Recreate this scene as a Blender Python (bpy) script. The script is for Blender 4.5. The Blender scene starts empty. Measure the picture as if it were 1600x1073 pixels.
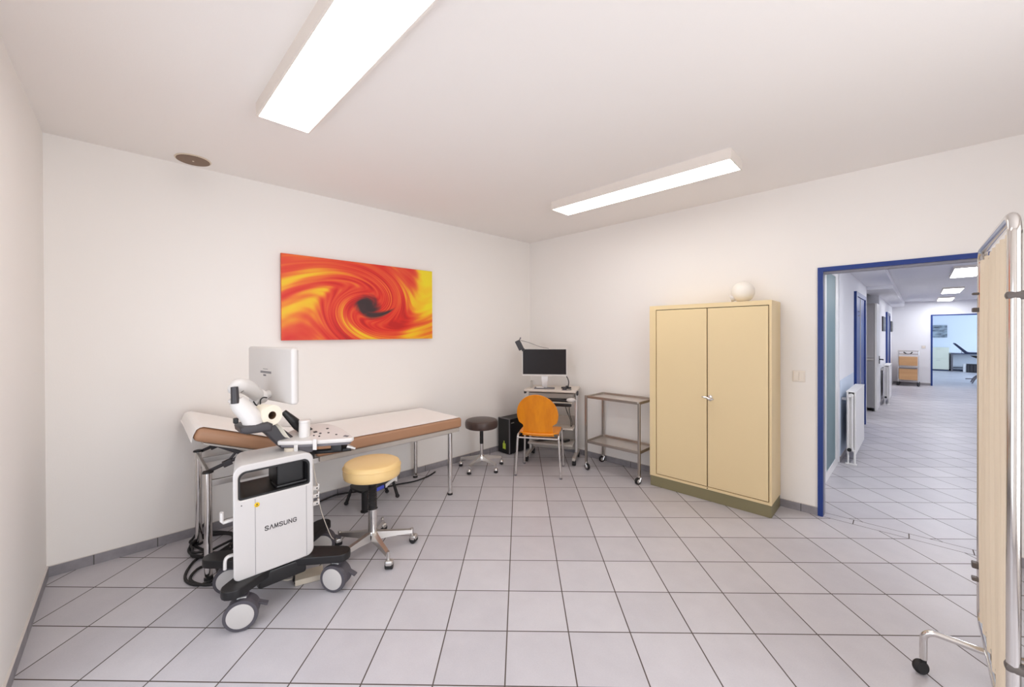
import bpy, bmesh, math, random
from mathutils import Vector, Matrix, Euler
random.seed(7)
SC = bpy.context.scene
COL = SC.collection
R = math.radians
PI = math.pi

# ------------------------------------------------------------------ camera
cam_data = bpy.data.cameras.new('camera')
cam = bpy.data.objects.new('camera', cam_data)
COL.objects.link(cam)
cam_data.sensor_fit = 'HORIZONTAL'
cam_data.sensor_width = 36.0
cam_data.lens = 612.115 / 1600 * 36.0
cam_data.shift_x = 0.0
cam_data.shift_y = -(536.5 - 523.967) / 1600
cam_data.clip_start = 0.02
cam_data.clip_end = 100
PITCH, ROLL, YAW = -0.00478, -0.00371, R(44.645)
base = Matrix.Rotation(YAW, 4, 'Z') @ Matrix.Rotation(R(90), 4, 'X')
cam.matrix_world = Matrix.Translation((3.587, -3.987, 1.478)) @ base @ Matrix.Rotation(PITCH, 4, 'X') @ Matrix.Rotation(ROLL, 4, 'Z')
SC.camera = cam

# ------------------------------------------------------------------ world, exposure
world = bpy.data.worlds.new('world')
SC.world = world
world.use_nodes = True
bg = world.node_tree.nodes['Background']
bg.inputs['Color'].default_value = (0.55, 0.72, 1.0, 1)
bg.inputs['Strength'].default_value = 1.0
SC.view_settings.view_transform = 'Standard'
SC.view_settings.look = 'None'
SC.view_settings.exposure = 0.03
SC.view_settings.gamma = 1.0
SC.view_settings.use_curve_mapping = False
try:
    SC.cycles.max_bounces = 10
    SC.cycles.diffuse_bounces = 6
    SC.cycles.use_denoising = True
    SC.cycles.sample_clamp_indirect = 6.0
except Exception:
    pass
LAMP_STRENGTH = 9.0
NEAR_FILL_POWER = 20.0
SIDE_FILL_POWER = 66.0
HALL_STRENGTH = 25.0

def area_light(name, loc, rot, sx, sy, power, color):
    d = bpy.data.lights.new(name, 'AREA')
    d.shape = 'RECTANGLE'; d.size = sx; d.size_y = sy
    d.energy = power; d.color = color
    o = bpy.data.objects.new(name, d)
    o.location = loc; o.rotation_euler = rot
    COL.objects.link(o)
    return o

# far room's daylight, from an added window in its unseen right-hand wall
area_light("far_daylight_fill", (7.85, 15.6, 1.45), (0, R(90), 0), 1.5, 3.2, 160, (0.72, 0.85, 1.0))

# fill for walls and ceiling, behind an added window beside the camera, unseen
area_light('near_fill_light', (2.2, -4.56, 1.02), (R(90), 0, 0), 1.9, 1.6, NEAR_FILL_POWER, (0.98, 0.99, 1.0))
area_light('side_fill_light', (5.30, -2.85, 1.35), (0, R(90), 0), 2.1, 2.0, SIDE_FILL_POWER, (0.98, 0.99, 1.0))  # second added fill, lifts the lower painting wall through an added window

# ------------------------------------------------------------------ materials
def lin(c):
    c = c / 255.0
    return c / 12.92 if c <= 0.04045 else ((c + 0.055) / 1.055) ** 2.4
def rgb(r, g, b):
    return (lin(r), lin(g), lin(b), 1.0)

def new_mat(name):
    m = bpy.data.materials.new(name); m.use_nodes = True
    nt = m.node_tree
    return m, nt, nt.nodes['Principled BSDF']

def mat(name, color, rough=0.5, metal=0.0, var=0.0, scale=8.0, bump=0.0, bump_scale=60.0, coat=0.0, spec=None, noise_rough=0.0):
    """plain procedural material: colour with slight noise variation, optional bump"""
    m, nt, p = new_mat(name)
    p.inputs['Roughness'].default_value = rough
    p.inputs['Metallic'].default_value = metal
    if coat: p.inputs['Coat Weight'].default_value = coat
    if spec is not None: p.inputs['Specular IOR Level'].default_value = spec
    tc = nt.nodes.new('ShaderNodeTexCoord')
    n = nt.nodes.new('ShaderNodeTexNoise')
    n.inputs['Scale'].default_value = scale
    n.inputs['Detail'].default_value = 4
    nt.links.new(tc.outputs['Object'], n.inputs['Vector'])
    mx = nt.nodes.new('ShaderNodeMix'); mx.data_type = 'RGBA'
    a = tuple(max(0, c * (1 - var)) for c in color[:3]) + (1,)
    b = tuple(min(1, c * (1 + var)) for c in color[:3]) + (1,)
    mx.inputs[6].default_value = a; mx.inputs[7].default_value = b
    nt.links.new(n.outputs['Fac'], mx.inputs[0])
    nt.links.new(mx.outputs[2], p.inputs['Base Color'])
    if noise_rough:
        mr = nt.nodes.new('ShaderNodeMapRange')
        mr.inputs['To Min'].default_value = max(0, rough - noise_rough)
        mr.inputs['To Max'].default_value = min(1, rough + noise_rough)
        nt.links.new(n.outputs['Fac'], mr.inputs['Value'])
        nt.links.new(mr.outputs['Result'], p.inputs['Roughness'])
    if bump:
        n2 = nt.nodes.new('ShaderNodeTexNoise')
        n2.inputs['Scale'].default_value = bump_scale
        n2.inputs['Detail'].default_value = 5
        nt.links.new(tc.outputs['Object'], n2.inputs['Vector'])
        bp = nt.nodes.new('ShaderNodeBump')
        bp.inputs['Strength'].default_value = bump
        bp.inputs['Distance'].default_value = 0.002
        nt.links.new(n2.outputs['Fac'], bp.inputs['Height'])
        nt.links.new(bp.outputs['Normal'], p.inputs['Normal'])
    return m

def emit(name, color, strength):
    m, nt, p = new_mat(name)
    p.inputs['Base Color'].default_value = (0.9, 0.9, 0.9, 1)
    p.inputs['Emission Color'].default_value = color
    p.inputs['Emission Strength'].default_value = strength
    return m

class NT:
    """tiny node-graph helper"""
    def __init__(s, nt): s.nt = nt
    def val(s, x):
        return x
    def math(s, op, a, b=None, c=None):
        n = s.nt.nodes.new('ShaderNodeMath'); n.operation = op
        for i, x in enumerate((a, b, c)):
            if x is None: continue
            if isinstance(x, (int, float)): n.inputs[i].default_value = x
            else: s.nt.links.new(x, n.inputs[i])
        return n.outputs[0]
    def comb(s, x, y, z=0.0):
        n = s.nt.nodes.new('ShaderNodeCombineXYZ')
        for i, v in enumerate((x, y, z)):
            if isinstance(v, (int, float)): n.inputs[i].default_value = v
            else: s.nt.links.new(v, n.inputs[i])
        return n.outputs[0]
    def sep(s, v):
        n = s.nt.nodes.new('ShaderNodeSeparateXYZ'); s.nt.links.new(v, n.inputs[0]); return n.outputs
    def noise(s, v, scale, detail=3, rough=0.5):
        n = s.nt.nodes.new('ShaderNodeTexNoise'); s.nt.links.new(v, n.inputs['Vector'])
        n.inputs['Scale'].default_value = scale; n.inputs['Detail'].default_value = detail
        n.inputs['Roughness'].default_value = rough
        return n.outputs['Fac']
    def ramp(s, f, stops, interp='LINEAR'):
        n = s.nt.nodes.new('ShaderNodeValToRGB'); s.nt.links.new(f, n.inputs[0])
        n.color_ramp.interpolation = interp
        e = n.color_ramp.elements
        e[0].position, e[0].color = stops[0]
        e[1].position, e[1].color = stops[-1]
        for pos, c in stops[1:-1]:
            k = e.new(pos); k.color = c
        return n.outputs[0]
    def mix(s, f, a, b):
        n = s.nt.nodes.new('ShaderNodeMix'); n.data_type = 'RGBA'
        for i, v in ((0, f), (6, a), (7, b)):
            if isinstance(v, (int, float, tuple)): n.inputs[i].default_value = v
            else: s.nt.links.new(v, n.inputs[i])
        return n.outputs[2]
    def smooth(s, v, a, b, lo=0.0, hi=1.0):
        n = s.nt.nodes.new('ShaderNodeMapRange'); n.interpolation_type = 'SMOOTHSTEP'
        s.nt.links.new(v, n.inputs['Value'])
        n.inputs['From Min'].default_value = a; n.inputs['From Max'].default_value = b
        n.inputs['To Min'].default_value = lo; n.inputs['To Max'].default_value = hi
        return n.outputs['Result']

def wall_paint(name, color):
    return mat(name, color, rough=0.85, var=0.015, scale=1.3, bump=0.12, bump_scale=140, spec=0.25)

def floor_material():
    m, nt, p = new_mat('floor_tiles')
    g = NT(nt)
    tc = nt.nodes.new('ShaderNodeTexCoord')
    x, y, z = g.sep(tc.outputs['Object'])
    T = 0.304
    OX, OY, ANG = TILE
    ca, sa = math.cos(ANG), math.sin(ANG)
    dx = g.math('SUBTRACT', x, OX); dy = g.math('SUBTRACT', y, OY)
    u = g.math('DIVIDE', g.math('ADD', g.math('MULTIPLY', dx, ca), g.math('MULTIPLY', dy, sa)), T)
    v = g.math('DIVIDE', g.math('SUBTRACT', g.math('MULTIPLY', dy, ca), g.math('MULTIPLY', dx, sa)), T)
    # threshold strip in the doorway: one row of narrow straight tiles between y = 0 and 0.095
    su = g.math('DIVIDE', g.math('SUBTRACT', x, 3.335), 0.305)
    inside = g.math('MULTIPLY', g.math('GREATER_THAN', y, 0.0), g.math('LESS_THAN', y, 0.095))
    def edge(t):
        f = g.math('FRACT', t)
        return g.math('MINIMUM', f, g.math('SUBTRACT', 1.0, f))
    e_main = g.math('MINIMUM', edge(u), edge(v))
    e_strip_v = g.math('DIVIDE', g.math('MINIMUM', g.math('ABSOLUTE', y), g.math('ABSOLUTE', g.math('SUBTRACT', y, 0.095))), T)
    e_strip = g.math('MINIMUM', edge(su), e_strip_v)
    e_main = g.math('MINIMUM', e_main, e_strip_v)
    e = g.math('ADD', g.math('MULTIPLY', e_main, g.math('SUBTRACT', 1.0, inside)), g.math('MULTIPLY', e_strip, inside))
    grout = g.smooth(e, 0.0080, 0.0115, 1.0, 0.0)
    cell = g.comb(g.math('FLOOR', u), g.math('FLOOR', v), 0.0)
    wn = nt.nodes.new('ShaderNodeTexWhiteNoise'); wn.noise_dimensions = '3D'
    nt.links.new(cell, wn.inputs['Vector'])
    # slow cloudy mottling, shifted per tile
    sh = nt.nodes.new('ShaderNodeVectorMath'); sh.operation = 'MULTIPLY_ADD'
    nt.links.new(wn.outputs['Color'], sh.inputs[0]); sh.inputs[1].default_value = (9, 9, 9)
    nt.links.new(tc.outputs['Object'], sh.inputs[2])
    n1 = g.noise(sh.outputs[0], 7.0, 4, 0.6)
    n2 = g.noise(tc.outputs['Object'], 160.0, 2, 0.6)
    tone = g.math('ADD', g.math('MULTIPLY', wn.outputs['Value'], 0.28), g.math('ADD', g.math('MULTIPLY', n1, 0.42), g.math('MULTIPLY', n2, 0.30)))
    tile = g.ramp(tone, [(0.15, FLOOR_DARK), (0.5, FLOOR_MID), (0.85, FLOOR_LIGHT)])
    col = g.mix(grout, tile, GROUT)
    nt.links.new(col, p.inputs['Base Color'])
    rough = g.math('ADD', 0.36, g.math('MULTIPLY', grout, 0.5))
    rough = g.math('ADD', rough, g.math('MULTIPLY', n1, 0.10))
    nt.links.new(rough, p.inputs['Roughness'])
    p.inputs['Specular IOR Level'].default_value = 0.4
    h = g.math('ADD', g.math('MULTIPLY', g.math('SUBTRACT', 1.0, grout), 1.0), g.math('MULTIPLY', n2, 0.06))
    bp = nt.nodes.new('ShaderNodeBump'); bp.inputs['Strength'].default_value = 0.35; bp.inputs['Distance'].default_value = 0.002
    nt.links.new(h, bp.inputs['Height']); nt.links.new(bp.outputs['Normal'], p.inputs['Normal'])
    return m

def skirting_material(axis):
    """grey tile skirting, a joint about every 30 cm along the given axis"""
    m, nt, p = new_mat('skirting_tile_' + axis)
    g = NT(nt)
    tc = nt.nodes.new('ShaderNodeTexCoord')
    x, y, z = g.sep(tc.outputs['Object'])
    t = g.math('DIVIDE', x if axis == 'x' else y, 0.305)
    f = g.math('FRACT', g.math('ADD', t, 0.13 if axis == 'x' else 0.42))
    e = g.math('MINIMUM', f, g.math('SUBTRACT', 1.0, f))
    joint = g.smooth(e, 0.007, 0.011, 1.0, 0.0)
    n = g.noise(tc.outputs['Object'], 14, 4)
    base = g.ramp(n, [(0.3, rgb(134, 130, 134)), (0.7, rgb(152, 148, 152))])
    col = g.mix(joint, base, rgb(84, 80, 80))
    # pale sealant bead along the top edge
    bead = g.math('GREATER_THAN', z, 0.064)
    col = g.mix(bead, col, rgb(214, 206, 200))
    nt.links.new(col, p.inputs['Base Color'])
    p.inputs['Roughness'].default_value = 0.45
    return m

def swirl_material():
    """abstract red, orange and yellow vortex around a dark eye (local x along the width, z up)"""
    m, nt, p = new_mat('swirl_print')
    g = NT(nt)
    tc = nt.nodes.new('ShaderNodeTexCoord')
    x, y, z = g.sep(tc.outputs['Object'])
    u = g.math('SUBTRACT', x, 0.010); v = g.math('SUBTRACT', z, -0.045)
    r = g.math('SQRT', g.math('ADD', g.math('MULTIPLY', u, u), g.math('MULTIPLY', g.math('MULTIPLY', v, v), 1.9)))
    # twist grows towards the eye
    tw = g.math('MULTIPLY', g.math('POWER', 2.71828, g.math('MULTIPLY', r, -3.0)), TWIST)
    ct = g.math('COSINE', tw); st = g.math('SINE', tw)
    v2 = g.math('MULTIPLY', v, 1.38)
    a = g.math('SUBTRACT', g.math('MULTIPLY', u, ct), g.math('MULTIPLY', v2, st))
    b = g.math('ADD', g.math('MULTIPLY', u, st), g.math('MULTIPLY', v2, ct))
    w = g.comb(a, b, 0.0)
    n1 = g.noise(g.comb(g.math('MULTIPLY', a, 1.0), g.math('MULTIPLY', b, 2.3), 8.3), 2.1, 0.6, 0.4)
    n2 = g.noise(g.comb(g.math('MULTIPLY', a, 0.6), g.math('MULTIPLY', b, 3.0), 1.2), 4.6, 1.0, 0.4)
    n3 = g.noise(g.comb(g.math('MULTIPLY', a, 0.45), g.math('MULTIPLY', b, 4.2), 5.2), 9.0, 0.4, 0.4)
    inner = g.smooth(r, 0.25, 0.70, 1.0, 0.0)
    # redder round the middle and lower left, yellower towards the right edge and upper left
    side = g.smooth(g.math('ADD', x, g.math('MULTIPLY', z, -0.30)), 0.36, 0.60, 0.0, 0.42)
    top = g.smooth(g.math('SUBTRACT', g.math('MULTIPLY', z, 1.0), g.math('MULTIPLY', x, 0.45)), 0.30, 0.55, 0.0, 0.16)
    f = g.math('ADD', g.math('MULTIPLY', g.math('SUBTRACT', n1, 0.5), 1.30), 0.40)
    f = g.math('ADD', f, g.math('MULTIPLY', g.math('SUBTRACT', n2, 0.5), 0.60))
    f = g.math('ADD', f, g.math('MULTIPLY', g.math('MULTIPLY', g.math('SUBTRACT', n3, 0.5), 0.75), inner))
    f = g.math('ADD', g.math('ADD', f, side), top)
    f = g.math('SUBTRACT', f, g.math('MULTIPLY', inner, 0.06))
    col = g.ramp(f, [(0.10, rgb(190, 14, 8)), (0.28, rgb(216, 34, 18)), (0.45, rgb(226, 74, 34)), (0.58, rgb(234, 120, 26)), (0.74, rgb(240, 182, 22)), (0.95, rgb(238, 214, 26))])
    # the dark comma-shaped eye with a tail sweeping to the right below it
    eye_u = g.math('DIVIDE', g.math('SUBTRACT', u, 0.0), 0.115); eye_v = g.math('DIVIDE', g.math('SUBTRACT', v, 0.005), 0.100)
    eye = g.math('ADD', g.math('MULTIPLY', eye_u, eye_u), g.math('MULTIPLY', eye_v, eye_v))
    wob = g.noise(w, 6.0, 2)
    eye = g.math('ADD', eye, g.math('MULTIPLY', g.math('SUBTRACT', wob, 0.55), 2.2))
    eyem = g.smooth(eye, 0.25, 1.35, 1.0, 0.0)
    tu = g.math('SUBTRACT', u, 0.06)
    tcv = g.math('ADD', v, g.math('SUBTRACT', 0.082, g.math('MULTIPLY', g.math('MULTIPLY', tu, tu), 1.6)))
    width = g.math('MAXIMUM', g.math('SUBTRACT', 0.056, g.math('MULTIPLY', g.math('ABSOLUTE', g.math('ADD', tu, 0.03)), 0.20)), 0.001)
    tail = g.smooth(g.math('DIVIDE', g.math('ABSOLUTE', tcv), width), 0.2, 1.2, 1.0, 0.0)
    tail = g.math('MULTIPLY', tail, g.smooth(tu, -0.17, -0.06, 0.0, 1.0))
    tail = g.math('MULTIPLY', tail, g.smooth(tu, 0.15, 0.25, 1.0, 0.0))
    dark = g.math('MAXIMUM', eyem, tail)
    col = g.mix(g.math('MULTIPLY', dark, 0.97), col, rgb(38, 34, 38))
    nt.links.new(col, p.inputs['Base Color'])
    p.inputs['Roughness'].default_value = 0.45
    return m

def wood_material(name, c1, c2, axis='z', scale=1.0, rough=0.35):
    m, nt, p = new_mat(name)
    g = NT(nt)
    tc = nt.nodes.new('ShaderNodeTexCoord')
    x, y, z = g.sep(tc.outputs['Object'])
    k = {'x': (1.2, 14, 14), 'y': (14, 1.2, 14), 'z': (14, 14, 1.2)}[axis]
    w = g.comb(g.math('MULTIPLY', x, k[0] * scale), g.math('MULTIPLY', y, k[1] * scale), g.math('MULTIPLY', z, k[2] * scale))
    n = g.noise(w, 1.0, 5, 0.6)
    n2 = g.noise(w, 5.0, 3, 0.6)
    f = g.math('ADD', g.math('MULTIPLY', n, 0.8), g.math('MULTIPLY', n2, 0.2))
    nt.links.new(g.ramp(f, [(0.3, c1), (0.7, c2)]), p.inputs['Base Color'])
    p.inputs['Roughness'].default_value = rough
    return m

def photo_material(name, c1, c2, c3):
    """blurry photographic print, far away"""
    m, nt, p = new_mat(name); g = NT(nt)
    tc = nt.nodes.new('ShaderNodeTexCoord')
    x, y, z = g.sep(tc.outputs['Object'])
    n = g.noise(g.comb(g.math('MULTIPLY', x, 1.0), 0.0, g.math('MULTIPLY', z, 2.4)), 4.0, 3)
    nt.links.new(g.ramp(n, [(0.35, c1), (0.5, c2), (0.65, c3)]), p.inputs['Base Color'])
    p.inputs['Roughness'].default_value = 0.4
    return m

def glass_material(name, color, rough):
    m, nt, p = new_mat(name)
    p.inputs['Base Color'].default_value = color
    p.inputs['Roughness'].default_value = rough
    p.inputs['Transmission Weight'].default_value = 0.55
    return m

TILE = (0.0, 0.0, 0.0)   # replaced below
_C = (0.249, 5.357); _dB = (0.7112, -0.7030); _nB = (0.7030, 0.7112)
_o = (-0.03165 - _C[0], 1.93997 - _C[1])
TILE = (_o[0] * _dB[0] + _o[1] * _dB[1], _o[0] * _nB[0] + _o[1] * _nB[1], R(44.67) - 0.01986)
FLOOR_DARK, FLOOR_MID, FLOOR_LIGHT = rgb(178, 174, 179), rgb(192, 188, 192), rgb(205, 201, 204)
GROUT = rgb(84, 74, 68)
TWIST = 5.2

M = {}
M['wall'] = wall_paint('wall_paint_warm_white', rgb(240, 235.5, 231))
M['ceiling'] = wall_paint('ceiling_paint_white', rgb(241, 236, 232))
M['hall_wall'] = wall_paint('hall_paint_white', rgb(234, 234, 238))
M['dado'] = wall_paint('hall_dado_pale_blue', rgb(205, 216, 232))
M['far_wall'] = wall_paint('far_room_paint', rgb(226, 232, 240))
M['floor'] = floor_material()
M['skirt_x'] = skirting_material('x')
M['skirt_y'] = skirting_material('y')
M['blue'] = mat('blue_lacquer', rgb(10, 50, 126), 0.35, var=0.03)
M['reveal'] = mat('door_reveal_grey', rgb(150, 148, 156), 0.5, var=0.03)  # plain grey for the inner faces of the blue frame
M['white_paint'] = mat('white_lacquer', rgb(236, 234, 232), 0.35, var=0.01)
M['lamp_case'] = mat('lamp_housing_white', rgb(232, 224, 216), 0.45, var=0.01)
M['chrome'] = mat('polished_chrome', (0.72, 0.70, 0.68, 1), 0.13, 1.0, var=0.02, noise_rough=0.03)
M['steel'] = mat('brushed_stainless_steel', (0.44, 0.40, 0.36, 1), 0.32, 1.0, var=0.06, scale=30, noise_rough=0.06)
M['alloy'] = mat('polished_alloy', (0.66, 0.63, 0.60, 1), 0.36, 1.0, var=0.03, noise_rough=0.04)
M['sheet'] = mat('stainless_sheet', (0.70, 0.66, 0.62, 1), 0.34, 1.0, var=0.03, scale=20)
M['hub'] = mat('grey_white_hub', rgb(192, 187, 183), 0.45, var=0.01)
M['alu'] = mat('satin_aluminium', (0.62, 0.60, 0.58, 1), 0.38, 1.0, var=0.03)
M['black'] = mat('black_plastic', rgb(20, 18, 19), 0.42, var=0.06)
M['rubber'] = mat('black_rubber', rgb(30, 28, 29), 0.7, var=0.08)
M['charcoal'] = mat('charcoal_plastic', rgb(54, 50, 53), 0.42, var=0.04)
M['grey_plastic'] = mat('grey_plastic', rgb(112, 108, 112), 0.5, var=0.04)
M['tyre'] = mat('grey_caster_tyre', rgb(78, 74, 80), 0.6, var=0.05)
M['white_plastic'] = mat('white_plastic', rgb(214, 209, 205), 0.35, var=0.01)
M['machine'] = mat('machine_shell_white', rgb(203, 198, 195), 0.4, var=0.01)
M['cream'] = mat('cream_powder_coat', rgb(232, 210, 164), 0.42, var=0.02, scale=2, bump=0.05, bump_scale=220)
M['olive'] = mat('olive_plinth', rgb(132, 124, 92), 0.5, var=0.03)
M['gap'] = mat('dark_joint', rgb(70, 48, 22), 0.8)
M['brown_vinyl'] = mat('brown_couch_vinyl', rgb(166, 124, 94), 0.42, var=0.04, scale=5, bump=0.1, bump_scale=200)
M['paper'] = mat('couch_paper', rgb(246, 242, 238), 0.85, var=0.01, scale=4, bump=0.25, bump_scale=14)
M['tissue'] = mat('tissue_paper', rgb(238, 230, 212), 0.9, var=0.02, bump=0.2, bump_scale=80)
M['card'] = mat('brown_cardboard_core', rgb(96, 70, 44), 0.9, var=0.1)
M['beige_seat'] = mat('beige_seat_vinyl', rgb(226, 192, 132), 0.38, var=0.02, bump=0.05, bump_scale=200)
M['brown_seat'] = mat('dark_brown_seat_vinyl', rgb(72, 56, 50), 0.38, var=0.04, bump=0.05, bump_scale=200)
M['orange_wood'] = wood_material('orange_stained_beech', rgb(212, 120, 4), rgb(234, 146, 12), 'z')
M['orange_seat'] = wood_material('orange_stained_beech_seat', rgb(230, 132, 8), rgb(246, 156, 22), 'y')
M['box_wood'] = wood_material('light_beech_drawer', rgb(196, 148, 100), rgb(214, 168, 120), 'x')
M['desk_top'] = mat('pale_grey_laminate', rgb(214, 204, 194), 0.45, var=0.02)
M['desk_grey'] = mat('light_grey_steel', rgb(176, 168, 160), 0.45, var=0.02)
M['screen_off'] = mat('dark_screen', rgb(36, 30, 30), 0.30, var=0.03, spec=0.2)
M['curtain'] = mat('beige_curtain_fabric', rgb(234, 219, 196), 0.9, var=0.05, scale=3, bump=0.2, bump_scale=300)
M['tape'] = mat('grey_hinge_clamp', rgb(96, 88, 84), 0.5, var=0.05)
M['globe'] = mat('opal_globe', rgb(240, 234, 224), 0.4)
M['switch'] = mat('switch_plastic', rgb(236, 227, 216), 0.4, var=0.01)
M['switch_edge'] = mat('switch_rocker', rgb(232, 222, 210), 0.35, var=0.01)
M['disc'] = mat('brown_cover_disc', rgb(128, 104, 86), 0.6, var=0.06, scale=20)
M['rim'] = mat('cream_rim', rgb(222, 208, 188), 0.5)
M['badge'] = mat('yellow_badge', rgb(226, 184, 20), 0.4, var=0.04)
M['label_green'] = mat('yellow_green_label', rgb(190, 210, 70), 0.5, var=0.08)
M['label_white'] = mat('white_label', rgb(228, 226, 224), 0.5, var=0.02)
M['label_blue'] = mat('blue_label', rgb(70, 84, 190), 0.5, var=0.1)
M['adapter'] = mat('ivory_adapter_plastic', rgb(206, 194, 176), 0.45, var=0.03)
M['cable_white'] = mat('ivory_cable', rgb(214, 204, 190), 0.5)
M['swirl'] = swirl_material()
M['canvas_edge'] = mat('orange_canvas_edge', rgb(214, 88, 40), 0.6, var=0.1)
M['locker'] = mat('grey_cabinet_lacquer', rgb(168, 164, 164), 0.4, var=0.03)
M['locker_dark'] = mat('grey_cabinet_lower', rgb(150, 148, 150), 0.4, var=0.03)
M['frost'] = glass_material('frosted_glass', rgb(140, 172, 180), 0.45)
M['pic_grey'] = photo_material('grey_print', rgb(66, 70, 78), rgb(140, 150, 158), rgb(170, 182, 190))
M['pic_dark'] = photo_material('dark_print', rgb(40, 44, 48), rgb(80, 84, 90), rgb(110, 116, 120))
M['pale_cabinet'] = mat('pale_yellow_cabinet', rgb(226, 226, 206), 0.45, var=0.02)
M['navy'] = mat('navy_upholstery', rgb(40, 52, 84), 0.45, var=0.05)
M['diffuser'] = emit('lit_diffuser', (1.0, 0.972, 0.94, 1), LAMP_STRENGTH)
M['hall_diffuser'] = emit('lit_hall_diffuser', (0.96, 0.97, 1.0, 1), HALL_STRENGTH)
M['logo'] = mat('dark_grey_print', rgb(70, 66, 68), 0.5)

# ------------------------------------------------------------------ mesh helpers
class MB:
    """collects shapes; build() links them as ONE mesh object"""
    def __init__(s): s.bm = bmesh.new()
    def _merge(s, bm2, mtx=None):
        if mtx is not None: bmesh.ops.transform(bm2, matrix=mtx, verts=bm2.verts)
        me = bpy.data.meshes.new('tmp'); bm2.to_mesh(me); bm2.free()
        s.bm.from_mesh(me); bpy.data.meshes.remove(me)
    def box(s, c, d, bevel=0.0, seg=2, rot=None, sub=0):
        b = bmesh.new(); bmesh.ops.create_cube(b, size=1)
        bmesh.ops.scale(b, vec=d, verts=b.verts)
        if bevel: bmesh.ops.bevel(b, geom=b.edges[:], offset=min(bevel, min(d) * 0.49), segments=seg, profile=0.5, affect='EDGES')
        m = Matrix.Translation(c)
        if rot: m = m @ Euler(rot).to_matrix().to_4x4()
        s._merge(b, m); return s
    def span(s, x0, x1, y0, y1, z0, z1, bevel=0.0, seg=2):
        return s.box(((x0+x1)/2, (y0+y1)/2, (z0+z1)/2), (abs(x1-x0), abs(y1-y0), abs(z1-z0)), bevel, seg)
    def cyl(s, p0, p1, r0, r1=None, n=20, bevel=0.0):
        p0, p1 = Vector(p0), Vector(p1); r1 = r0 if r1 is None else r1
        d = p1 - p0; L = d.length
        b = bmesh.new(); bmesh.ops.create_cone(b, cap_ends=True, segments=n, radius1=r0, radius2=r1, depth=L)
        if bevel:
            es = [e for e in b.edges if len(e.link_faces) == 2 and any(len(f.verts) > 4 for f in e.link_faces)]
            bmesh.ops.bevel(b, geom=es, offset=bevel, segments=2, profile=0.5, affect='EDGES')
        q = Vector((0, 0, 1)).rotation_difference(d.normalized())
        s._merge(b, Matrix.Translation((p0+p1)/2) @ q.to_matrix().to_4x4()); return s
    def sphere(s, c, r, sc=(1, 1, 1), n=24, m=14):
        b = bmesh.new(); bmesh.ops.create_uvsphere(b, u_segments=n, v_segments=m, radius=r)
        bmesh.ops.scale(b, vec=sc, verts=b.verts)
        s._merge(b, Matrix.Translation(c)); return s
    def lathe(s, prof, c=(0, 0, 0), n=36, axis=None, sc=(1, 1)):
        """prof: list of (r, z) bottom to top; closed with caps where r > 0"""
        b = bmesh.new(); rings = []
        for r, z in prof:
            if r < 1e-6: rings.append([b.verts.new((0, 0, z))])
            else: rings.append([b.verts.new((r*sc[0]*math.cos(2*PI*i/n), r*sc[1]*math.sin(2*PI*i/n), z)) for i in range(n)])
        for a, c2 in zip(rings, rings[1:]):
            for i in range(n):
                j = (i+1) % n
                if len(a) == 1 and len(c2) == 1: continue
                if len(a) == 1: b.faces.new((a[0], c2[j], c2[i]))
                elif len(c2) == 1: b.faces.new((a[i], a[j], c2[0]))
                else: b.faces.new((a[i], a[j], c2[j], c2[i]))
        if len(rings[0]) > 1: b.faces.new(rings[0][::-1])
        if len(rings[-1]) > 1: b.faces.new(rings[-1])
        bmesh.ops.recalc_face_normals(b, faces=b.faces)
        m = Matrix.Translation(c)
        if axis is not None: m = m @ Vector((0, 0, 1)).rotation_difference(Vector(axis).normalized()).to_matrix().to_4x4()
        s._merge(b, m); return s
    def tube(s, pts, r, n=10, smooth=0, closed=False, sx=1.0, caps=True, up=None):
        """sweep a circle (or ellipse, sx) along pts; r a number or one per point"""
        P = [Vector(p) for p in pts]
        rr = list(r) if isinstance(r, (list, tuple)) else [r]*len(P)
        if smooth:
            Q, RR = [], []
            N = len(P)
            rng = range(N if closed else N-1)
            for i in rng:
                p0 = P[(i-1) % N] if (closed or i > 0) else P[0]*2-P[1]
                p1, p2 = P[i], P[(i+1) % N]
                p3 = P[(i+2) % N] if (closed or i+2 < N) else P[-1]*2-P[-2]
                for k in range(smooth):
                    t = k/smooth
                    Q.append(0.5*((2*p1)+(p2-p0)*t+(2*p0-5*p1+4*p2-p3)*t*t+(3*p1-p0-3*p2+p3)*t**3))
                    RR.append(rr[i]*(1-t)+rr[(i+1) % N]*t)
            if not closed: Q.append(P[-1]); RR.append(rr[-1])
            P, rr = Q, RR
        b = bmesh.new(); rings = []; N = len(P)
        T = []
        for i in range(N):
            a = P[i-1] if (closed or i > 0) else P[i]
            c = P[(i+1) % N] if (closed or i < N-1) else P[i]
            t = (c-a)
            T.append(t.normalized() if t.length > 1e-9 else Vector((0, 0, 1)))
        u = Vector(up) if up else (Vector((0, 0, 1)) if abs(T[0].z) < 0.9 else Vector((1, 0, 0)))
        u = (u - T[0]*u.dot(T[0])).normalized()
        for i in range(N):
            if i:
                q = T[i-1].rotation_difference(T[i]); u = (q @ u); u = (u - T[i]*u.dot(T[i])).normalized()
            v = T[i].cross(u)
            rings.append([b.verts.new(P[i] + (u*math.cos(2*PI*k/n) + v*math.sin(2*PI*k/n)*sx)*rr[i]) for k in range(n)])
        for i in range(N if closed else N-1):
            a, c = rings[i], rings[(i+1) % N]
            for k in range(n):
                j = (k+1) % n
                b.faces.new((a[k], a[j], c[j], c[k]))
        if caps and not closed:
            b.faces.new(rings[0][::-1]); b.faces.new(rings[-1])
        bmesh.ops.recalc_face_normals(b, faces=b.faces)
        s._merge(b); return s
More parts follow.
